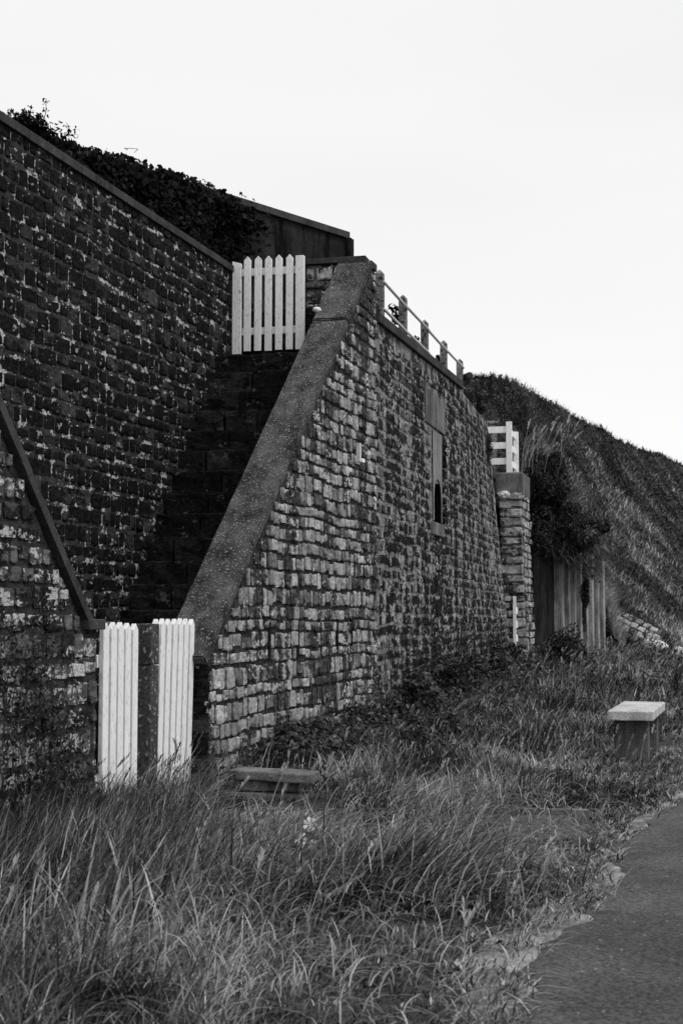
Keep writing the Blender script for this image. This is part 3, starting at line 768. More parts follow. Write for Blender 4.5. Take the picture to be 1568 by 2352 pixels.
# ------------------------------------------------------------------ sheet piling
sp0 = Vector((at(1225, 1400, 31.6).x, 31.6, 0)); sp1 = Vector((at(1272, 1400, 33).x, 33, 0))
sp = thing('sheet_pile_wall', sp1, 'corrugated steel sheet piling standing below the overhanging shrub', 'wall')
prism('end_panel', [sp0, sp1, sp1 + Vector((-.1, .12, 0)), sp0 + Vector((-.1, .12, 0))], (0, 0, 3.3), M_backwall, sp)
sd = Vector((.5, .87, 0)).normalized(); sn = Vector((sd.y, -sd.x, 0)); pos = sp1.copy()
for k in range(8):
    wv = .40
    pts = [(0, 0), (.03, .0), (.07, .17), (.20, .17), (.24, 0), (.385, 0)]
    poly = [pos + sd * a + sn * b for a, b in pts] + [pos + sd * a + sn * (b - .02) for a, b in pts[::-1]]
    prism('pile', poly, (0, 0, 3.15 - .05 * k + random.uniform(-.05, .05)), M_pile, sp)
    pos += sd * wv

# ------------------------------------------------------------------ hill
crest_p = [(1000, 905, 31.5), (1040, 885, 32), (1080, 868, 33), (1130, 867, 36), (1180, 882, 39), (1230, 910, 43), (1300, 947, 48), (1380, 987, 54), (1430, 1017, 58), (1480, 1038, 63), (1520, 1047, 68), (1568, 1072, 74), (1700, 1135, 86), (1900, 1230, 110)]
crest = [at(*c) for c in crest_p]
toe = [Vector(t) for t in [(2.2, 30.4, 4.4), (2.9, 30.6, 4.2), (3.7, 31.0, 3.6), (4.4, 32.0, 3.1), (5.0, 33.1, 3.0), (5.7, 34.4, 2.9), (6.4, 35.6, 2.7), (7.0, 36.6, .8), (8.2, 38.5, .6), (10, 42, .8), (12.2, 47, .95), (15.5, 55, .9), (21, 68, .7), (34, 90, .6)]]
def hill_pt(s, t):
    n = len(crest) - 1; i = min(int(s * n), n - 1); f = s * n - i
    c = crest[i].lerp(crest[i + 1], f); q = toe[i].lerp(toe[i + 1], f)
    p = q.lerp(c, t)
    p.z = q.z + (c.z - q.z) * (t ** 1.15 * .96 + .04 * math.sin(t * math.pi * .5)) if t <= 1 else p.z
    amp = math.sin(min(1, t) * math.pi) * .9
    v = mnoise.fractal(Vector((p.x * .22 + p.y * .1, p.y * .12, 1)), 1.0, 2.0, 4)
    gull = abs(mnoise.noise(Vector((s * 16 + t * 3.5, t * 3.2, 4)))) * .9
    p.z += (v * .8 + gull * .7 - .3) * amp + .12 * mnoise.noise(p * 1.5) * (1 if t < 1 else .6)
    return p
V = []; Fi = []; NS, NTt = 200, 60
for j in range(NTt + 9):
    for i in range(NS + 1):
        if j <= NTt: p = hill_pt(i / NS, j / NTt)
        else:
            p = hill_pt(i / NS, 1.0); q = j - NTt; p = p + Vector((-1.6 * q, 1.2 * q, -.10 * q * q))
        V.append(tuple(p))
for j in range(NTt + 8):
    for i in range(NS):
        k = j * (NS + 1) + i; Fi += [k, k + 1, k + NS + 2, k + NS + 1]
tag(obj('hill', np_mesh('hill', np.array(V), np.array(Fi), np.full(len(Fi) // 4, 4), smooth=True), M_hill), kind='structure')

# ------------------------------------------------------------------ plant builders
def blades(name, base, height, lean, bend, width, tone, mat, seg=4, droop=.3, parent=None):
    """ribbons: base (n,3), lean = heading angle, bend 0..1"""
    n = len(base); t = np.linspace(0, 1, seg + 1)
    ld = np.stack([np.cos(lean), np.sin(lean), np.zeros(n)], 1)
    face = lean + np.pi / 2 + rng.uniform(-.9, .9, n)
    sd_ = np.stack([np.cos(face), np.sin(face), np.zeros(n)], 1)
    P = base[:, None, :] + ld[:, None, :] * (height * bend)[:, None, None] * (t ** 1.7)[None, :, None]
    up = height[:, None] * (t[None, :] * np.sqrt(np.clip(1 - (bend[:, None] * .75) ** 2, .1, 1)) - droop * bend[:, None] * t[None, :] ** 3)
    P[:, :, 2] += up
    wd = width[:, None] * (np.clip(1 - t, 0, 1) ** .6)[None, :] * (.75 + .5 * np.sin(np.pi * t))[None, :]
    L = P - sd_[:, None, :] * wd[:, :, None] * .5; Rr = P + sd_[:, None, :] * wd[:, :, None] * .5
    Vv = np.concatenate([L[:, :-1], Rr[:, :-1], P[:, -1:]], axis=1)   # seg + seg + 1
    m = 2 * seg + 1; off = (np.arange(n) * m)[:, None]
    q = []
    for k in range(seg - 1): q.append(np.stack([off[:, 0] + k, off[:, 0] + seg + k, off[:, 0] + seg + k + 1, off[:, 0] + k + 1], 1))
    quads = np.stack(q, 1).reshape(-1, 4); tris = np.stack([off[:, 0] + seg - 1, off[:, 0] + 2 * seg - 1, off[:, 0] + 2 * seg], 1)
    idx = np.concatenate([quads.ravel(), tris.ravel()]); lt = np.concatenate([np.full(len(quads), 4), np.full(len(tris), 3)])
    me = np_mesh(name, Vv.reshape(-1, 3), idx, lt, np.repeat(tone, m), smooth=True)
    o = obj(name, me, mat, parent); return o

def leaves(name, c, nrm, size, tone, mat, parent=None, shape='ivy', spread=.6):
    n = len(c)
    if shape == 'ivy': S = np.array([(0, -.45, 0), (.42, -.25, -.05), (.5, .05, -.12), (.22, .12, 0), (0, .6, -.08), (-.22, .12, 0), (-.5, .05, -.12), (-.42, -.25, -.05), (0, 0, .08)])
    else: S = np.array([(0, -.5, 0), (.16, -.25, .02), (.24, .05, 0), (.12, .35, -.05), (0, .6, -.12), (-.12, .35, -.05), (-.24, .05, 0), (-.16, -.25, .02), (0, 0, -.06)])
    nn_ = nrm + rng.normal(0, spread, (n, 3)); nn_ /= np.linalg.norm(nn_, axis=1)[:, None] + 1e-9
    a = rng.normal(0, 1, (n, 3)) + np.array([0, 0, -.8]); a -= nn_ * (a * nn_).sum(1)[:, None]; a /= np.linalg.norm(a, axis=1)[:, None] + 1e-9
    b = np.cross(a, nn_)
    Vv = c[:, None, :] + size[:, None, None] * (S[None, :, 0, None] * b[:, None, :] + S[None, :, 1, None] * a[:, None, :] + S[None, :, 2, None] * nn_[:, None, :])
    off = (np.arange(n) * 9)[:, None]
    tr = np.concatenate([np.stack([off[:, 0] + 8, off[:, 0] + k, off[:, 0] + (k + 1) % 8], 1) for k in range(8)], 0) if False else None
    q = np.concatenate([np.stack([off[:, 0] + 8, off[:, 0] + k, off[:, 0] + k + 1, off[:, 0] + (k + 2) % 8], 1) for k in (0, 2, 4, 6)], 0)
    me = np_mesh(name, Vv.reshape(-1, 3), q.ravel(), np.full(len(q), 4), np.repeat(tone, 9), smooth=False)
    return obj(name, me, mat, parent)

def tones(n, base, clump, spread=.25): return np.clip(base + clump + rng.normal(0, spread, n), 0, 1)
def fieldnoise(x, y, s, o=0): return np.array([mnoise.fractal(Vector((a * s, b * s, o)), 1.0, 2.0, 3) for a, b in zip(x, y)])

# ------------------------------------------------------------------ grass
def on_ground(x, y, wallgap=.05):
    xb = np.array([xbase(b) if b > 9.3 else -99 for b in y]); pe = np.array([path_edge(b) for b in y])
    return (x > xb + wallgap) & (x < pe + .05), pe
def gzv(x, y): return np.array([gz(a, b) for a, b in zip(x, y)])
PAD = (.86, 8.45, 1.75, 9.55)
def grass_zone(name, n, y0, y1, hfun, wfun, mat=None, bendr=(.25, .8), lean0=0.0, leansd=1.0, tonebase=.35, power=1.0, kindname=None):
    y = y0 + (y1 - y0) * rng.uniform(0, 1, n) ** power; x = rng.uniform(-.275, .275, n) * (y + .8)
    ok, pe = on_ground(x, y); x, y, pe = x[ok], y[ok], pe[ok]
    d = pe - x
    pad = (x > PAD[0]) & (x < PAD[2]) & (y > PAD[1]) & (y < PAD[3])
    keep = (rng.uniform(0, 1, len(x)) < np.clip(.22 + d * 2.2, 0, 1)) & ~(pad & (rng.uniform(0, 1, len(x)) < .93))
    x, y, d = x[keep], y[keep], d[keep]; m = len(x)
    c = fieldnoise(x, y, 1.3); h = hfun(x, y, d) * rng.uniform(.4, 1.15, m) * np.clip(1 + 1.1 * c, .35, 1.9)
    h = h * np.where((np.abs(x - 2.95) < .7) & (y > 12.2) & (y < 15.8), .45, 1.0)
    h = np.clip(h, .03, 1) * np.where((x > -1.0) & (x < .05) & (y > 8.8) & (y < 11.2), .2, 1.0)
    lean = lean0 + rng.normal(0, leansd, m) + fieldnoise(x, y, .9, 5) * 1.4
    bend = rng.uniform(*bendr, m)
    base = np.stack([x, y, gzv(x, y) - .01], 1)
    o = blades(name, base, h, lean, bend, wfun(y) * rng.uniform(.6, 1.4, m), tones(m, tonebase, fieldnoise(x, y, .8, 11) * .8 + fieldnoise(x, y, 3.0, 21) * .3 + .10 * np.clip(.6 - d, 0, 1), .22), mat or M_grass)
    tag(o, kindname, 'grass', kind='stuff'); return o
def h_near(x, y, d):
    h = .20 + .16 * np.clip((.2 - x) / 1.2, 0, 1) + .06 * np.clip((y - 6) / 2, 0, 1)
    h = np.where(y < 6.4, np.minimum(h, .085 + .22 * np.clip(-x + .1, 0, 1)), h)
    return h * np.clip(.25 + d * .9, .25, 1)
grass_zone('long_grass', 50000, 4.2, 11.2, h_near, lambda y: .0058 + .0002 * y, lean0=.3, leansd=1.5, bendr=(.3, 1.15), power=1.15, tonebase=.29, kindname='long tangled dry grass filling the foreground up to the path edge')
def h_mid(x, y, d): return (.14 + .12 * np.clip((d - .8) / 1.5, 0, 1)) * np.clip(.3 + d * .8, .3, 1)
grass_zone('rough_grass', 62000, 10.8, 20, h_mid, lambda y: .004 + .00045 * y, lean0=.3, leansd=2.2, tonebase=.42, kindname='rough grass between the long wall and the bench')
def h_far(x, y, d): return .30 + 0 * x
grass_zone('rough_grass', 46000, 19.5, 44, h_far, lambda y: .004 + .0006 * y, lean0=.3, leansd=2.2, tonebase=.42, kindname='overgrown grass in front of the far pier and the sheet piling')

# big tussock leaning right in the foreground
m = 2600; r_ = np.abs(rng.normal(0, .24, m)); th = rng.uniform(0, 2 * np.pi, m)
x = .22 + r_ * np.cos(th) * 1.5; y = 6.95 + r_ * np.sin(th) * 1.3
tk = blades('grass_tussock', np.stack([x, y, gzv(x, y)], 1), rng.uniform(.2, .58, m), rng.normal(.45, .8, m), rng.uniform(.5, 1.15, m), rng.uniform(.004, .009, m), tones(m, .42, 0, .26), M_grass)
tag(tk, 'big dark grass tussock swept to the right in the middle of the foreground', 'grass', kind='stuff')
m = 4500; x = rng.normal(-1.35, .35, m); y = rng.normal(7.2, .5, m)
tk = blades('grass_tussock', np.stack([x, y, gzv(x, y)], 1), rng.uniform(.3, .55, m), rng.normal(.2, .8, m), rng.uniform(.2, .85, m), rng.uniform(.004, .008, m), tones(m, .4, 0, .25), M_grass)
tag(tk, 'tangled grass tussock at the left edge of the foreground', 'grass', kind='stuff')
m = 5000; x = rng.uniform(-2.3, -.9, m); y = rng.uniform(8.3, 9.9, m); ok = x < np.array([xpar(b) for b in y]) + 9; 
okk = (x > np.array([xpar(b) for b in y]) + .04); x, y = x[okk], y[okk]; m = len(x)
tk = blades('gate_grass', np.stack([x, y, gzv(x, y)], 1), rng.uniform(.2, .46, m), rng.normal(.1, .9, m), rng.uniform(.2, .8, m), rng.uniform(.004, .008, m), tones(m, .35, 0, .25), M_grass)
tag(tk, 'long grass growing up against the foot of the lower white gates', 'grass', kind='stuff')

n = 9000; y = rng.uniform(11.6, 30, n); x = np.array([xbase(b) for b in y]) + np.abs(rng.normal(0, .35, n)) + .04
tk = blades('wall_foot_grass', np.stack([x, y, gzv(x, y)], 1), rng.uniform(.15, .5, n), rng.normal(.3, 1.2, n), rng.uniform(.3, 1.0, n), rng.uniform(.4, 1.1, n) * (.005 + .0007 * y), tones(n, .32, 0, .25), M_grass)
tag(tk, 'taller grass crowding the foot of the stone walls', 'grass', kind='stuff')
# pale flattened straw and seed stalks
def stalks(name, pts, hrange, lean0, label, tone0=.7, w=.006, head=True, bend=(.2, .7)):
    n = len(pts); h = rng.uniform(*hrange, n); lean = rng.normal(lean0, .6, n); b = rng.uniform(*bend, n)
    Vs = []
    o1 = blades(name, pts, h, lean, b, np.full(n, w * .6), tones(n, tone0, 0, .15), M_straw, seg=5, droop=.15)
    tag(o1, label, 'grass', kind='stuff')
    if head:   # seed heads: short ribbons along the last quarter
        k = 7; ld = np.stack([np.cos(lean), np.sin(lean), np.zeros(n)], 1); B = []; Hh = []; Ln = []; Bd = []
        for q in range(k):
            t = .80 + .19 * q / k
            p = pts + ld * (h * b * t ** 1.7)[:, None]; p[:, 2] += h * (t * np.sqrt(np.clip(1 - (b * .75) ** 2, .1, 1)) - .15 * b * t ** 3)
            for sgn in (-1, 1):
                B.append(p); Hh.append(h * .07 + .012); Ln.append(lean + sgn * rng.uniform(.2, 1.2, n)); Bd.append(rng.uniform(.4, .8, n))
        B = np.concatenate(B); Hh = np.concatenate(Hh); Ln = np.concatenate(Ln); Bd = np.concatenate(Bd)
        o2 = blades('seed_heads', B, Hh, Ln, Bd, np.full(len(B), w * 1.3), tones(len(B), tone0, 0, .15), M_straw, seg=2)
        tag(o2, label.replace('stalks', 'seed heads'), 'grass', kind='stuff')
def ptsin(n, x0, x1, y0, y1):
    x = rng.uniform(x0, x1, n); y = rng.uniform(y0, y1, n); ok, _ = on_ground(x, y); x, y = x[ok], y[ok]
    return np.stack([x, y, gzv(x, y)], 1)
stalks('straw_stalks', ptsin(75, -1.7, .9, 4.9, 8.8), (.25, .5), .4, 'pale dry stalks standing in the foreground grass', w=.008)
stalks('bent_stalks', ptsin(60, -1.9, -.9, 8.6, 10.2), (.4, .62), .3, 'thin dark stalks bending across the lower gates', tone0=.05, w=.006)
stalks('meadow_stalks', ptsin(500, -.5, 4.0, 9.5, 20), (.22, .45), .3, 'pale stalks scattered through the grass by the bench', tone0=.6, w=.007)
stalks('far_stalks', ptsin(700, 2.5, 9, 20, 40), (.35, .7), .2, 'pale stalks in the far grass before the piling', tone0=.6, w=.014)
# flattened straw lying about
n = 5200; x = rng.uniform(-1.8, 1.9, n); y = rng.uniform(4.6, 10.5, n); ok, pe = on_ground(x, y); ok &= ~((x > -1.05) & (x < 0) & (y > 9.2)); x, y = x[ok], y[ok]; n = len(x)
zz = gzv(x, y) + rng.uniform(.03, .20, n) * np.clip((pe[ok] - x), .1, 1) * np.where((x > -1) & (x < .05) & (y > 8.7), .25, 1)
o = blades('flattened_straw', np.stack([x, y, zz], 1), rng.uniform(.10, .28, n), rng.normal(.2, 1.3, n), rng.uniform(.85, 1.25, n), rng.uniform(.004, .007, n), tones(n, .55, 0, .25), M_straw, droop=.45)
tag(o, 'flattened pale straw lying over the foreground grass', 'straw', kind='stuff')

def edge_fringe(n, spread, hr, tone0, mat, name, label):
    y = 4 + 22 * rng.uniform(0, 1, n) ** 1.6; pe = np.array([path_edge(b) for b in y])
    cl = fieldnoise(y, y * 0, 2.4, 31); x = pe - .14 + rng.normal(0, spread, n) + .16 * cl
    k = (rng.uniform(0, 1, n) < .55 + .9 * cl) & (x < pe + .05); x, y = x[k], y[k]; m = len(x)
    o = blades(name, np.stack([x, y, np.full(m, .04)], 1), rng.uniform(*hr, m), rng.normal(0, 1.6, m), rng.uniform(.5, 1.25, m), rng.uniform(.004, .008, m) * (1 + y * .05), tones(m, tone0, 0, .25), mat)
    tag(o, label, 'grass', kind='stuff')
edge_fringe(9000, .11, (.03, .09), .5, M_grass, 'verge_grass', 'short worn grass along the edge of the asphalt path')
edge_fringe(5000, .13, (.02, .06), .6, M_straw, 'verge_litter', 'dry litter scattered along the edge of the asphalt path')
n = 420; x = rng.normal(-1.05, .22, n); y = rng.normal(6.6, .5, n)
tk = blades('broad_leaved_grass', np.stack([x, y, gzv(x, y)], 1), rng.uniform(.28, .5, n), rng.normal(.6, 1.1, n), rng.uniform(.15, .7, n), rng.uniform(.010, .019, n), tones(n, .55, 0, .25), M_grass, seg=6)
tag(tk, 'broad bladed pale grass standing in the left foreground', 'grass', kind='stuff')
n = 5200; x = rng.uniform(-1.1, 1.0, n); y = rng.uniform(7.4, 10.6, n); ok, pe = on_ground(x, y); x, y = x[ok], y[ok]; n = len(x)
kk = ~((x > -1.05) & (x < .0) & (y > 9.3)); x, y = x[kk], y[kk]; n = len(x); hh = np.where((x > -1) & (x < .0) & (y > 8.7), .03, .13)
o = blades('lying_grass', np.stack([x, y, gzv(x, y) + rng.uniform(.0, 1, n) * hh], 1), rng.uniform(.2, .42, n), rng.normal(.35, .7, n), rng.uniform(.95, 1.3, n), rng.uniform(.004, .008, n), tones(n, .55, fieldnoise(x, y, 1.2, 41) * .5, .22), M_grass, droop=.42)
tag(o, 'long grass beaten flat and lying to the right before the stacked slabs', 'grass', kind='stuff')
def weeds(name, n, y0, y1, label, hmax, ls, thr=.0, mat=None, wall=False, tb=(1.4, 2.2)):
    y = rng.uniform(y0, y1, n); 
    if wall: x = np.array([xbase(b) for b in y]) + .05 + rng.exponential(.35, n)
    else: x = rng.uniform(-.26, .27, n) * (y + .5)
    ok, pe = on_ground(x, y); f = fieldnoise(x, y, 1.6, 51); ok &= (f > thr) & (pe - x > .12) & ~((x > -1.05) & (x < .0) & (y > 9.2) & (y < 10.9))
    ok &= ~((x > 2.3) & (x < 3.6) & (y > 12.6) & (y < 15.6))
    x, y, f = x[ok], y[ok], f[ok]; n = len(x)
    z = gzv(x, y) + rng.uniform(.02, 1, n) * hmax * np.clip(.4 + f * 1.5, .3, 1.2)
    tag(leaves(name, np.stack([x, y, z], 1), np.tile([-.1, -.5, .8], (n, 1)), rng.uniform(*ls, n) * (.6 + y / 25), np.clip(rng.beta(*tb, n) + f * .3, 0, 1), mat or M_shrub, None, 'oval', .7), label, 'weeds', kind='stuff')
weeds('mixed_weeds', 34000, 10.6, 22, 'small leaved weeds mixed through the grass between wall and bench', .22, (.025, .055), -.12)
weeds('mixed_weeds', 9000, 4.6, 10.8, 'broad leaved weeds scattered through the near grass', .14, (.02, .05), .08)
weeds('mixed_weeds', 14000, 22, 38, 'leafy weeds in the far grass before the piling', .4, (.04, .08), -.1)
weeds('wall_foot_weeds', 12000, 11.8, 27.6, 'straggling weeds along the foot of the stone walls', .55, (.03, .06), -.2, wall=True)
# weeds climbing the lower face of the long wall
n = 9000; ss = rng.uniform(0, ML, n); hh = rng.exponential(.38, n); C_ = []; N_ = []
for a, h in zip(ss, hh):
    lim = .5 + 1.3 * max(0, mnoise.fractal(Vector((a * .55, 3, 8)), 1, 2, 3) + .25)
    if .05 < h < lim:
        p, t_, n_, u_2 = main_face(a, h + .02 * a); C_.append(tuple(p + n_ * random.uniform(.02, .12))); N_.append(tuple(n_))
C_ = np.array(C_); N_ = np.array(N_); n = len(C_)
o = thing('creeper', main_face(ML * .4, .3)[0], 'straggling creeper climbing the lower face of the long streaked wall', 'creeper')
leaves('foliage', C_, N_, rng.uniform(.035, .075, n), rng.beta(1.3, 3.0, n), M_shrub, o, 'oval', .6)
bm = bmesh.new()
for k in range(40):
    a = random.uniform(.5, ML - .5); h = .1; p = main_face(a, h)[0]
    for q in range(5):
        a += random.uniform(-.1, .1); h += random.uniform(.1, .3); fr = main_face(a, h); p2 = fr[0] + fr[2] * .04; tube_bm(bm, p, p2, .006, .005, 4); p = p2
tag(obj('stem', bm_mesh(bm), M_stem, o), kind='stuff')
# pad slab in the grass
pad = thing('paving_slab', (1.3, 9, 0), 'sunken dark paved patch with a pale edging in the grass left of the path', 'paving')
box('slab', (.9, 8.45, -.02), (1.48, 9.46, .062), M_path, pad, Matrix.Translation((0, 0, 0)), bevel=.01)
a, b = Vector((.86, 9.56, .0)), Vector((1.62, 9.44, .0))
for k in range(3):
    p = a.lerp(b, k / 3 + .01); q = a.lerp(b, (k + 1) / 3)
    prism('edging', [p, q, q + Vector((.012, .07, 0)), p + Vector((.012, .07, 0))], (0, 0, .095), M_slab, pad, bevel=.006)

# ------------------------------------------------------------------ hillside grass
def hill_grass(name, n, srange, trange, hr, wr, tone0, label, mat, fade=False):
    B = []; T = []
    for _ in range(n):
        s = random.uniform(*srange); t = random.uniform(*trange)
        if fade:
            t = trange[1] * random.random() ** 2.2; p = hill_pt(s, t)
            if mnoise.fractal(Vector((p.x * .35 + p.z * .5, p.y * .2, 9)), 1.0, 2.0, 3) < random.uniform(-.45, .35): continue
        p = hill_pt(s, t); B.append((p.x, p.y, p.z - .03))
    B = np.array(B); n = len(B)
    c = fieldnoise(B[:, 0] + B[:, 2] * 1.7, B[:, 1] * .5, .35, 3)
    dist = B[:, 1] / 40
    o = blades(name, B, rng.uniform(*hr, n) * (1 + .4 * c), rng.normal(-.2, 1.6, n), rng.uniform(.3, 1.1, n), rng.uniform(*wr, n) * dist, tones(n, tone0, c * .7 + fieldnoise(B[:, 0] * .6 + B[:, 2], B[:, 1] * .35, 1.3, 8) * .5, .16), mat, seg=3)
    tag(o, label, 'grass', kind='stuff')
hill_grass('hillside_grass', 75000, (.08, .88), (0.0, 1.0), (.06, .17), (.02, .05), .45, 'dark grass covering the steep hillside beyond the wall', M_hillgrass)
hill_grass('pale_hill_grass', 22000, (.36, .80), (0.0, .85), (.12, .34), (.016, .034), .62, 'paler dry grass sweeping down beside the sheet piling', M_grass, fade=True)
B = []
for _ in range(48000):
    p = hill_pt(random.uniform(.08, .88), random.random())
    if mnoise.fractal(Vector((p.x * .9 + p.z, p.y * .35, 6)), 1.0, 2.0, 3) > -.05: B.append((p.x, p.y, p.z + random.uniform(0, .14)))
B = np.array(B); nB = len(B)
tag(leaves('hillside_scrub', B, np.tile([0.1, -.5, .8], (nB, 1)), rng.uniform(.05, .13, nB) * B[:, 1] / 45, rng.beta(1.3, 2.2, nB), M_shrub, None, 'oval', .9), 'low leafy scrub in patches over the hillside', 'scrub', kind='stuff')
hill_grass('crest_grass', 3000, (.08, .88), (.985, 1.0), (.08, .32), (.010, .024), .15, 'thin grass standing along the crest of the hill', M_hillgrass)

# ------------------------------------------------------------------ ivy on the back wall
def ivy_wall():
    o = thing('ivy', be - bdir * 4 + Vector((0, 0, 5.1)), 'dense dark ivy covering the concrete wall above the tall stone wall', 'ivy')
    n = 46000; s = rng.uniform(1.9, BL, n); z = rng.uniform(4.9, BW_TOP + .03, n)
    edge = 2.55 + .5 * np.array([mnoise.noise(Vector((a * 1.2, 0, 2))) for a in z]) - .35 * (z - 6) 
    k = s > edge - rng.exponential(.12, n); s, z = s[k], z[k]; n = len(s)
    bulge = .12 + .18 * np.array([mnoise.fractal(Vector((a * 1.3, b * 1.3, 0)), 1, 2, 3) + .5 for a, b in zip(s, z)]) + rng.uniform(-.08, .06, n)
    topb = .12 * np.array([mnoise.fractal(Vector((a * 2.2, 3, 0)), 1, 2, 3) for a in s])
    over = z > BW_TOP - .1
    bulge = np.where(over, rng.uniform(-.3, .25, n), bulge)
    z = z - .38 * np.clip(bulge, 0, 1) * (z > BW_TOP - .35)
    z = z + np.where(over, topb + rng.uniform(-.04, .06, n), 0)
    c = np.array(be)[None, :] - np.array(bdir)[None, :] * s[:, None] + np.array(bn)[None, :] * bulge[:, None]; c[:, 2] = z
    leaves('foliage', c, np.tile(np.array(bn) + np.array([0, 0, .35]), (n, 1)), rng.uniform(.05, .105, n), np.clip(rng.beta(1.2, 2.5, n), 0, 1), M_ivy, o)
    bm = bmesh.new()
    for k in range(16):     # runners and bare twigs
        s0 = random.uniform(2.3, 8); p = be - bdir * s0 + bn * .3 + Vector((0, 0, random.uniform(6.2, 6.9)))
        for q in range(6):
            p2 = p + Vector((random.uniform(-.05, .09), 0, random.uniform(-.1, .06))) + bn * random.uniform(-.02, .02); tube_bm(bm, p, p2, .004, .003, 4); p = p2
    tag(obj('stem', bm_mesh(bm), M_stem, o), kind='stuff')
ivy_wall()
def bush(name, c, rad, n, lsize, label, cat='shrub', mat=None, shape='oval', tone=(1.3, 2.3), stems=6, cl=18):
    o = thing(name, Vector(c) - Vector((0, 0, rad[2] * .8)), label, cat)
    # clumps within an ellipsoid
    cc = rng.normal(0, 1, (cl, 3)); cc /= np.linalg.norm(cc, axis=1)[:, None]; cc *= rng.uniform(.35, .85, cl)[:, None]; rr = rng.uniform(.25, .5, cl)
    k = rng.integers(0, cl, n); dv = rng.normal(0, 1, (n, 3)); dv /= np.linalg.norm(dv, axis=1)[:, None]
    p = cc[k] + dv * (rr[k] * rng.uniform(.5, 1.05, n) ** .5)[:, None]
    nr = dv + np.array([0, 0, .5]); P = np.array(c) + p * np.array(rad)
    tn = np.clip(rng.beta(*tone, n) + (rng.uniform(-.15, .15, cl))[k], 0, 1)
    leaves('foliage', P, nr, rng.uniform(lsize * .6, lsize * 1.3, n), tn, mat or M_shrub, o, shape)
    bm = bmesh.new()
    for q in range(stems):
        b0 = Vector(c) + Vector((random.uniform(-.2, .2) * rad[0], random.uniform(-.2, .2) * rad[1], -rad[2] * 1.0))
        e1 = Vector(c) + Vector(tuple(cc[q % cl] * np.array(rad)))
        mid = b0.lerp(e1, .5) + Vector((random.uniform(-.1, .1) * rad[0], 0, .1 * rad[2])); tube_bm(bm, b0, mid, .012, .009, 5); tube_bm(bm, mid, e1, .009, .004, 5)
    tag(obj('stem', bm_mesh(bm), M_stem, o), kind='stuff')
    return o
# sprigs at top-left above the tall wall
sp_c = at(60, 300, 14.5)
bush('sprigged_shrub', sp_c, (.45, .4, .22), 1500, .05, 'small shrub with upright sprigs above the left end of the tall wall', mat=M_ivy)
o = thing('leafy_sprig', sp_c, 'thin upright leafy sprigs against the sky at top left', 'shrub')
C = []; bm = bmesh.new()
for (px, py0, py1) in ((105, 290, 226), (70, 285, 242), (55, 290, 248), (88, 290, 262), (25, 270, 250), (205, 345, 338)):
    a = at(px - 8, py0, 14.4); b = at(px + 2, py1, 14.4); m_ = a.lerp(b, .5) + Vector((.02, 0, 0))
    tube_bm(bm, a, m_, .005, .004, 5); tube_bm(bm, m_, b, .004, .002, 5)
    for q in range(26):
        f = random.random() ** .7; C.append(tuple((a.lerp(m_, f * 2) if f < .5 else m_.lerp(b, f * 2 - 1)) + Vector((random.uniform(-.03, .03), random.uniform(-.03, .03), 0))))
tag(obj('stem', bm_mesh(bm), M_stem, o), kind='stuff'); C = np.array(C); leaves('foliage', C, np.tile([0, -1, .3], (len(C), 1)), rng.uniform(.02, .045, len(C)), rng.uniform(0, .3, len(C)), M_ivy, o, 'oval')

# plants along the foot of the walls
for (px, y, r, h, lab) in ((560, 12.3, .42, .32, 'dark ivy-leaved clump at the foot of the parapet beside the right gate'),
                           (640, 12.9, .5, .34, 'leafy bramble clump behind the stacked slabs'),
                           (760, 13.6, .6, .32, 'leafy weeds halfway along the foot of the pale parapet'),
                           (880, 15.0, .7, .34, 'tangled weeds at the corner of parapet and long wall'),
                           (1000, 14.2, .45, .26, 'dark rounded weed clump out in the grass before the wall')):
    xx = max((px - 784) / F * y, xbase(y) + .25)
    bush('weed_clump', (xx, y, h * .62 + gz(xx, y)), (r, r * .75, h * .8), int(2600 * r / .5), .055, lab, 'weeds', mat=M_shrub, shape='ivy' if px < 700 else 'oval', tone=(1.4, 2.6))
for (y, off, r, h, lab) in ((17.5, .25, .6, .38, 'weeds climbing the foot of the long wall at its near end'), (19.6, .2, .8, .5, 'tall weeds against the long wall below the arched opening'), (22.5, .25, 1.0, .5, 'weeds at the foot of the long wall past the arched opening'), (25.6, .4, .9, .5, 'overgrown weeds near the far end of the long wall'), (28.0, .95, .55, .55, 'dark round shrub at the foot of the far pier')):
    xx = xbase(y) + off
    bush('weed_clump' if y < 27 else 'round_shrub', (xx, y, h * .6 + gz(xx, y)), (r * .55 if y < 27 else r, r, h), 3000, .075, lab, 'weeds' if y < 27 else 'shrub', shape='oval')
# creeper on the left parapet
o = thing('creeper', L_OR + UL * .9, 'thin creeper climbing over the lichened parapet at the left edge', 'creeper')
n = 6500; s = rng.uniform(.25, 2.2, n); z = rng.uniform(0, 1, n) ** 1.3 * 1.35 * np.clip((s - .15) / .8, 0, 1)
c = np.array(L_OR)[None] + np.array(UL)[None] * s[:, None] + np.array(NP)[None] * rng.uniform(.03, .24, n)[:, None]; c[:, 2] = z
leaves('foliage', c, np.tile(np.array(NP), (n, 1)), rng.uniform(.018, .045, n), rng.beta(1.3, 2.5, n), M_shrub, o, 'oval')
bm = bmesh.new()
for k in range(14):
    p = L_OR + UL * random.uniform(.4, 2) + NP * .1 + Vector((0, 0, .1))
    for q in range(7):
        p2 = p + UP * random.uniform(-.12, .12) + Vector((0, 0, random.uniform(.05, .22))); tube_bm(bm, p, p2, .003, .003, 4); p = p2
tag(obj('stem', bm_mesh(bm), M_stem, o), kind='stuff')

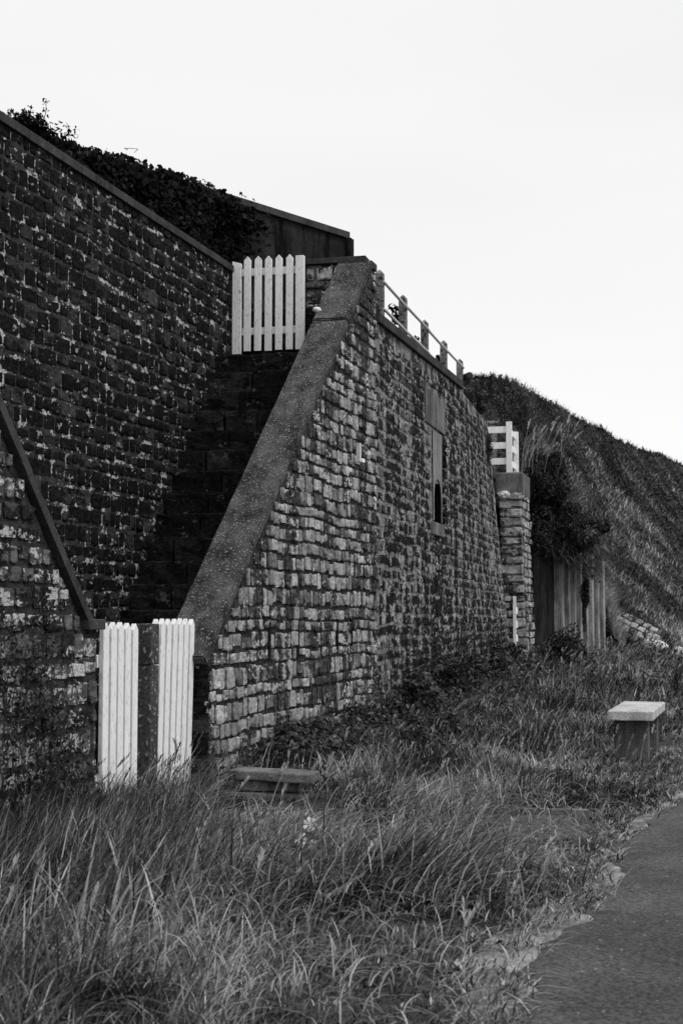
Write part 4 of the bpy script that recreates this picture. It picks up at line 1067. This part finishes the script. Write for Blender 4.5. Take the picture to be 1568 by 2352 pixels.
# shrub overhanging the piling and growth behind the white fence
bush('overhanging_shrub', at(1258, 1165, 30.9), (.68, .6, 1.15), 20000, .085, 'dark leafy shrub hanging over the sheet piling beside the pier', tone=(1.1, 3.6), cl=26)
bush('overhanging_shrub', at(1312, 1222, 32.9), (.90, .6, .55), 15000, .085, 'lower fringe of leafy growth drooping over the top of the piling', tone=(1.4, 2.2), cl=18)
bush('creeping_plant', at(1340, 1370, 34.2), (.17, .25, .85), 2600, .075, 'vertical strand of creeper hanging down the sheet piling', tone=(1.4, 2.2), cl=12)
bush('wall_top_shrub', at(1085, 925, 25.6), (.28, .9, .34), 3500, .06, 'scrubby growth on the wall top past the railing', tone=(1.3, 2.6))
bush('wall_top_shrub', at(1115, 1040, 26.6), (.12, .35, .4), 1200, .05, 'dark growth clinging high on the far end of the long wall', tone=(1.2, 3))
for (px, py, y, r) in ((905, 715, 18.3, .16), (948, 792, 19.6, .15), (1003, 826, 21.4, .14)):
    bush('rail_plant', at(px, py, y), (r, r, r * .9), 110, .06, 'leafy weed showing between the railing posts, %s from the stair' % {905: 'first', 948: 'second', 1003: 'third'}[px], 'weeds', mat=M_ivy, stems=5, cl=6)
n = 2600; u_ = rng.uniform(0, 1, n); B = np.array([tuple(at(1240 + 140 * a, 1215 + 75 * a + random.uniform(-30, 55), 32.3 + random.uniform(-.2, .8) + a)) for a in u_])
o = blades('trailing_grass', B, rng.uniform(.2, .5, n), rng.normal(-.9, .9, n), rng.uniform(.8, 1.2, n), rng.uniform(.010, .022, n), tones(n, .4, 0, .25), M_grass, droop=.9)
tag(o, 'grass trailing over the lip of the sheet piling', 'grass', kind='stuff')
# tall reedy grass behind the fence
n = 1100; u_ = rng.uniform(0, 1, n); B = np.array([tuple(at(1200 + 125 * a, 1040 + 150 * a + random.uniform(-25, 45), 31.3 + random.uniform(-.3, .6))) for a in u_])
o = blades('overhanging_grass', B, rng.uniform(.3, .7, n), rng.normal(-.1, .6, n), rng.uniform(.4, 1.0, n), rng.uniform(.012, .025, n), tones(n, .55, 0, .25), M_grass)
tag(o, 'pale grass spilling over the top of the dark overhanging shrub', 'grass', kind='stuff')
B = np.array([tuple(at(random.uniform(1195, 1290), 1090 + random.uniform(-20, 20), 30.9 + random.uniform(-.5, .5))) for _ in range(26)])
stalks('reed_stalks', B, (.8, 1.45), .1, 'tall pale reed stalks behind the white fence', tone0=.75, w=.022, bend=(.2, .55))
hill_grass('pile_top_grass', 6000, (.38, .56), (0.0, .22), (.3, .7), (.018, .04), .55, 'rough grass along the top of the sheet piling', M_grass)

# ------------------------------------------------------------------ fallen masonry, bench, slabs, flowers
rb = at(1452, 1470, 37.5); rb.z = max(rb.z, .55)
rb.z += .22
fm = thing('fallen_masonry', rb, 'tilted block of fallen stone walling lying at the foot of the hill', 'rubble')
Mr = Matrix.Translation(rb + Vector((0, 0, -.1))) @ Matrix.Rotation(R(-28), 4, 'Z') @ Matrix.Rotation(R(26), 4, 'Y') @ Matrix.Rotation(R(-38), 4, 'X')
box('masonry_core', (-.75, -.3, -.35), (.75, .3, .33), M_main_mortar, fm, Mr, rough=.05, cuts=2)
for j in range(4):
    for i in range(7):
        Mq = Mr @ Matrix.Translation((-.66 + i * .215 + (j % 2) * .06, -.28, -.26 + j * .17)) @ Matrix.Rotation(math.pi, 4, 'Z') @ Matrix.Diagonal((.19, .09, .145, 1))
        obj('stone', variant_mesh(random.randrange(36), M_pier), None, fm, Matrix.LocRotScale(*Mq.decompose()))
    for i in range(3):
        Mq = Mr @ Matrix.Translation((-.6 + i * .22 + .4, -.2 + j * .13, .30)) @ Matrix.Rotation(R(90), 4, 'X') @ Matrix.Diagonal((.19, .09, .12, 1))
        obj('stone', variant_mesh(random.randrange(36), M_pier), None, fm, Matrix.LocRotScale(*Mq.decompose()))
for k, (px, py, y, s, lab) in enumerate(((1512, 1483, 36.5, .22, 'pale rubble stone right of the fallen masonry'), (1492, 1476, 37, .2, 'rubble stone touching the fallen masonry'), (1556, 1500, 33, .2, 'pale boulder at the right edge of the grass'), (1405, 1478, 37.5, .2, 'rubble stone left of the fallen masonry'))):
    p = at(px, py, y); q = thing('rubble_stone', p, lab, 'rubble')
    bm = bmesh.new(); bmesh.ops.create_icosphere(bm, subdivisions=2, radius=s)
    for v in bm.verts: v.co = v.co * (1 + .45 * mnoise.noise(v.co * 4 + Vector((k, 0, 0)))); v.co.z *= .7
    obj('rock', bm_mesh(bm), M_pale if k < 3 else M_pier, q, Matrix.Translation(p))

bd = Vector((.47, 1.58, 0)).normalized(); bnn = Vector((bd.y, -bd.x, 0)); b0 = Vector((2.54, 13.72, 0))
bench = thing('bench', b0 + bd * .8, 'pale concrete slab bench on two block legs beside the path', 'bench')
M = frame(b0, bd, bnn)
box('seat', (0, 0, .375), (1.66, .43, .465), M_bench_top, bench, M, bevel=.01, rough=.003, cuts=2)
box('leg', (.14, .05, -.05), (.36, .37, .372), M_bench_leg, bench, M, bevel=.01)
box('leg', (1.28, .05, -.05), (1.50, .37, .372), M_bench_leg, bench, M, bevel=.01)

s0 = Vector((-.83, 10.75, 0)); Ms = Matrix.Translation(s0) @ Matrix.Rotation(R(-6), 4, 'Z') @ Matrix.Rotation(R(1.5), 4, 'Y')
for (lo, hi, rz, lab) in (((-.02, 0, .145), (.62, .30, .215), -5, 'upper concrete slab of the small stack in the weeds'), ((.02, .03, .065), (.50, .28, .135), 2, 'middle concrete slab of the small stack in the weeds'), ((-.06, 0, -.02), (.58, .30, .055), 0, 'lowest slab of the small stack, half sunk in grass')):
    o = box('concrete_slab', lo, hi, M_slab, None, Ms @ Matrix.Rotation(R(rz), 4, 'Z'), bevel=.012, rough=.008, cuts=2)
    tag(o, lab, 'slab', 'slabs stacked by the parapet')
for (px, py, y, r, lab) in ((712, 1893, 8.3, .034, 'white flower head highest of the three in the grass'), (690, 1926, 8.0, .03, 'white flower head leftmost of the three in the grass'), (718, 1940, 7.9, .024, 'smaller white flower lowest of the three in the grass')):
    p = at(px, py, y); f = thing('white_flower', (p.x, p.y, gz(p.x, p.y)), lab, 'flower', 'white flowers in the long grass')
    bm = bmesh.new()
    for k in range(7):
        a = k * 2 * math.pi / 7; c1 = Vector((math.cos(a), math.sin(a) * .5 - .3, math.sin(a))) * r
        vs = [bm.verts.new(p), bm.verts.new(p + c1 + Vector((-c1.z, 0, c1.x)) * .35), bm.verts.new(p + c1 * 1.3), bm.verts.new(p + c1 + Vector((c1.z, 0, -c1.x)) * .35)]; bm.faces.new(vs)
    obj('petals', bm_mesh(bm), M_petal, f)
    bm = bmesh.new(); tube_bm(bm, (p.x, p.y, gz(p.x, p.y)), p, .003, .002, 5); obj('stem', bm_mesh(bm), M_stem, f)
print('objects', len(bpy.data.objects), 'tris', sum(len(o.data.loop_triangles) or sum(len(p.vertices) - 2 for p in o.data.polygons) for o in bpy.data.objects if o.type == 'MESH' and o.data.users == 1))
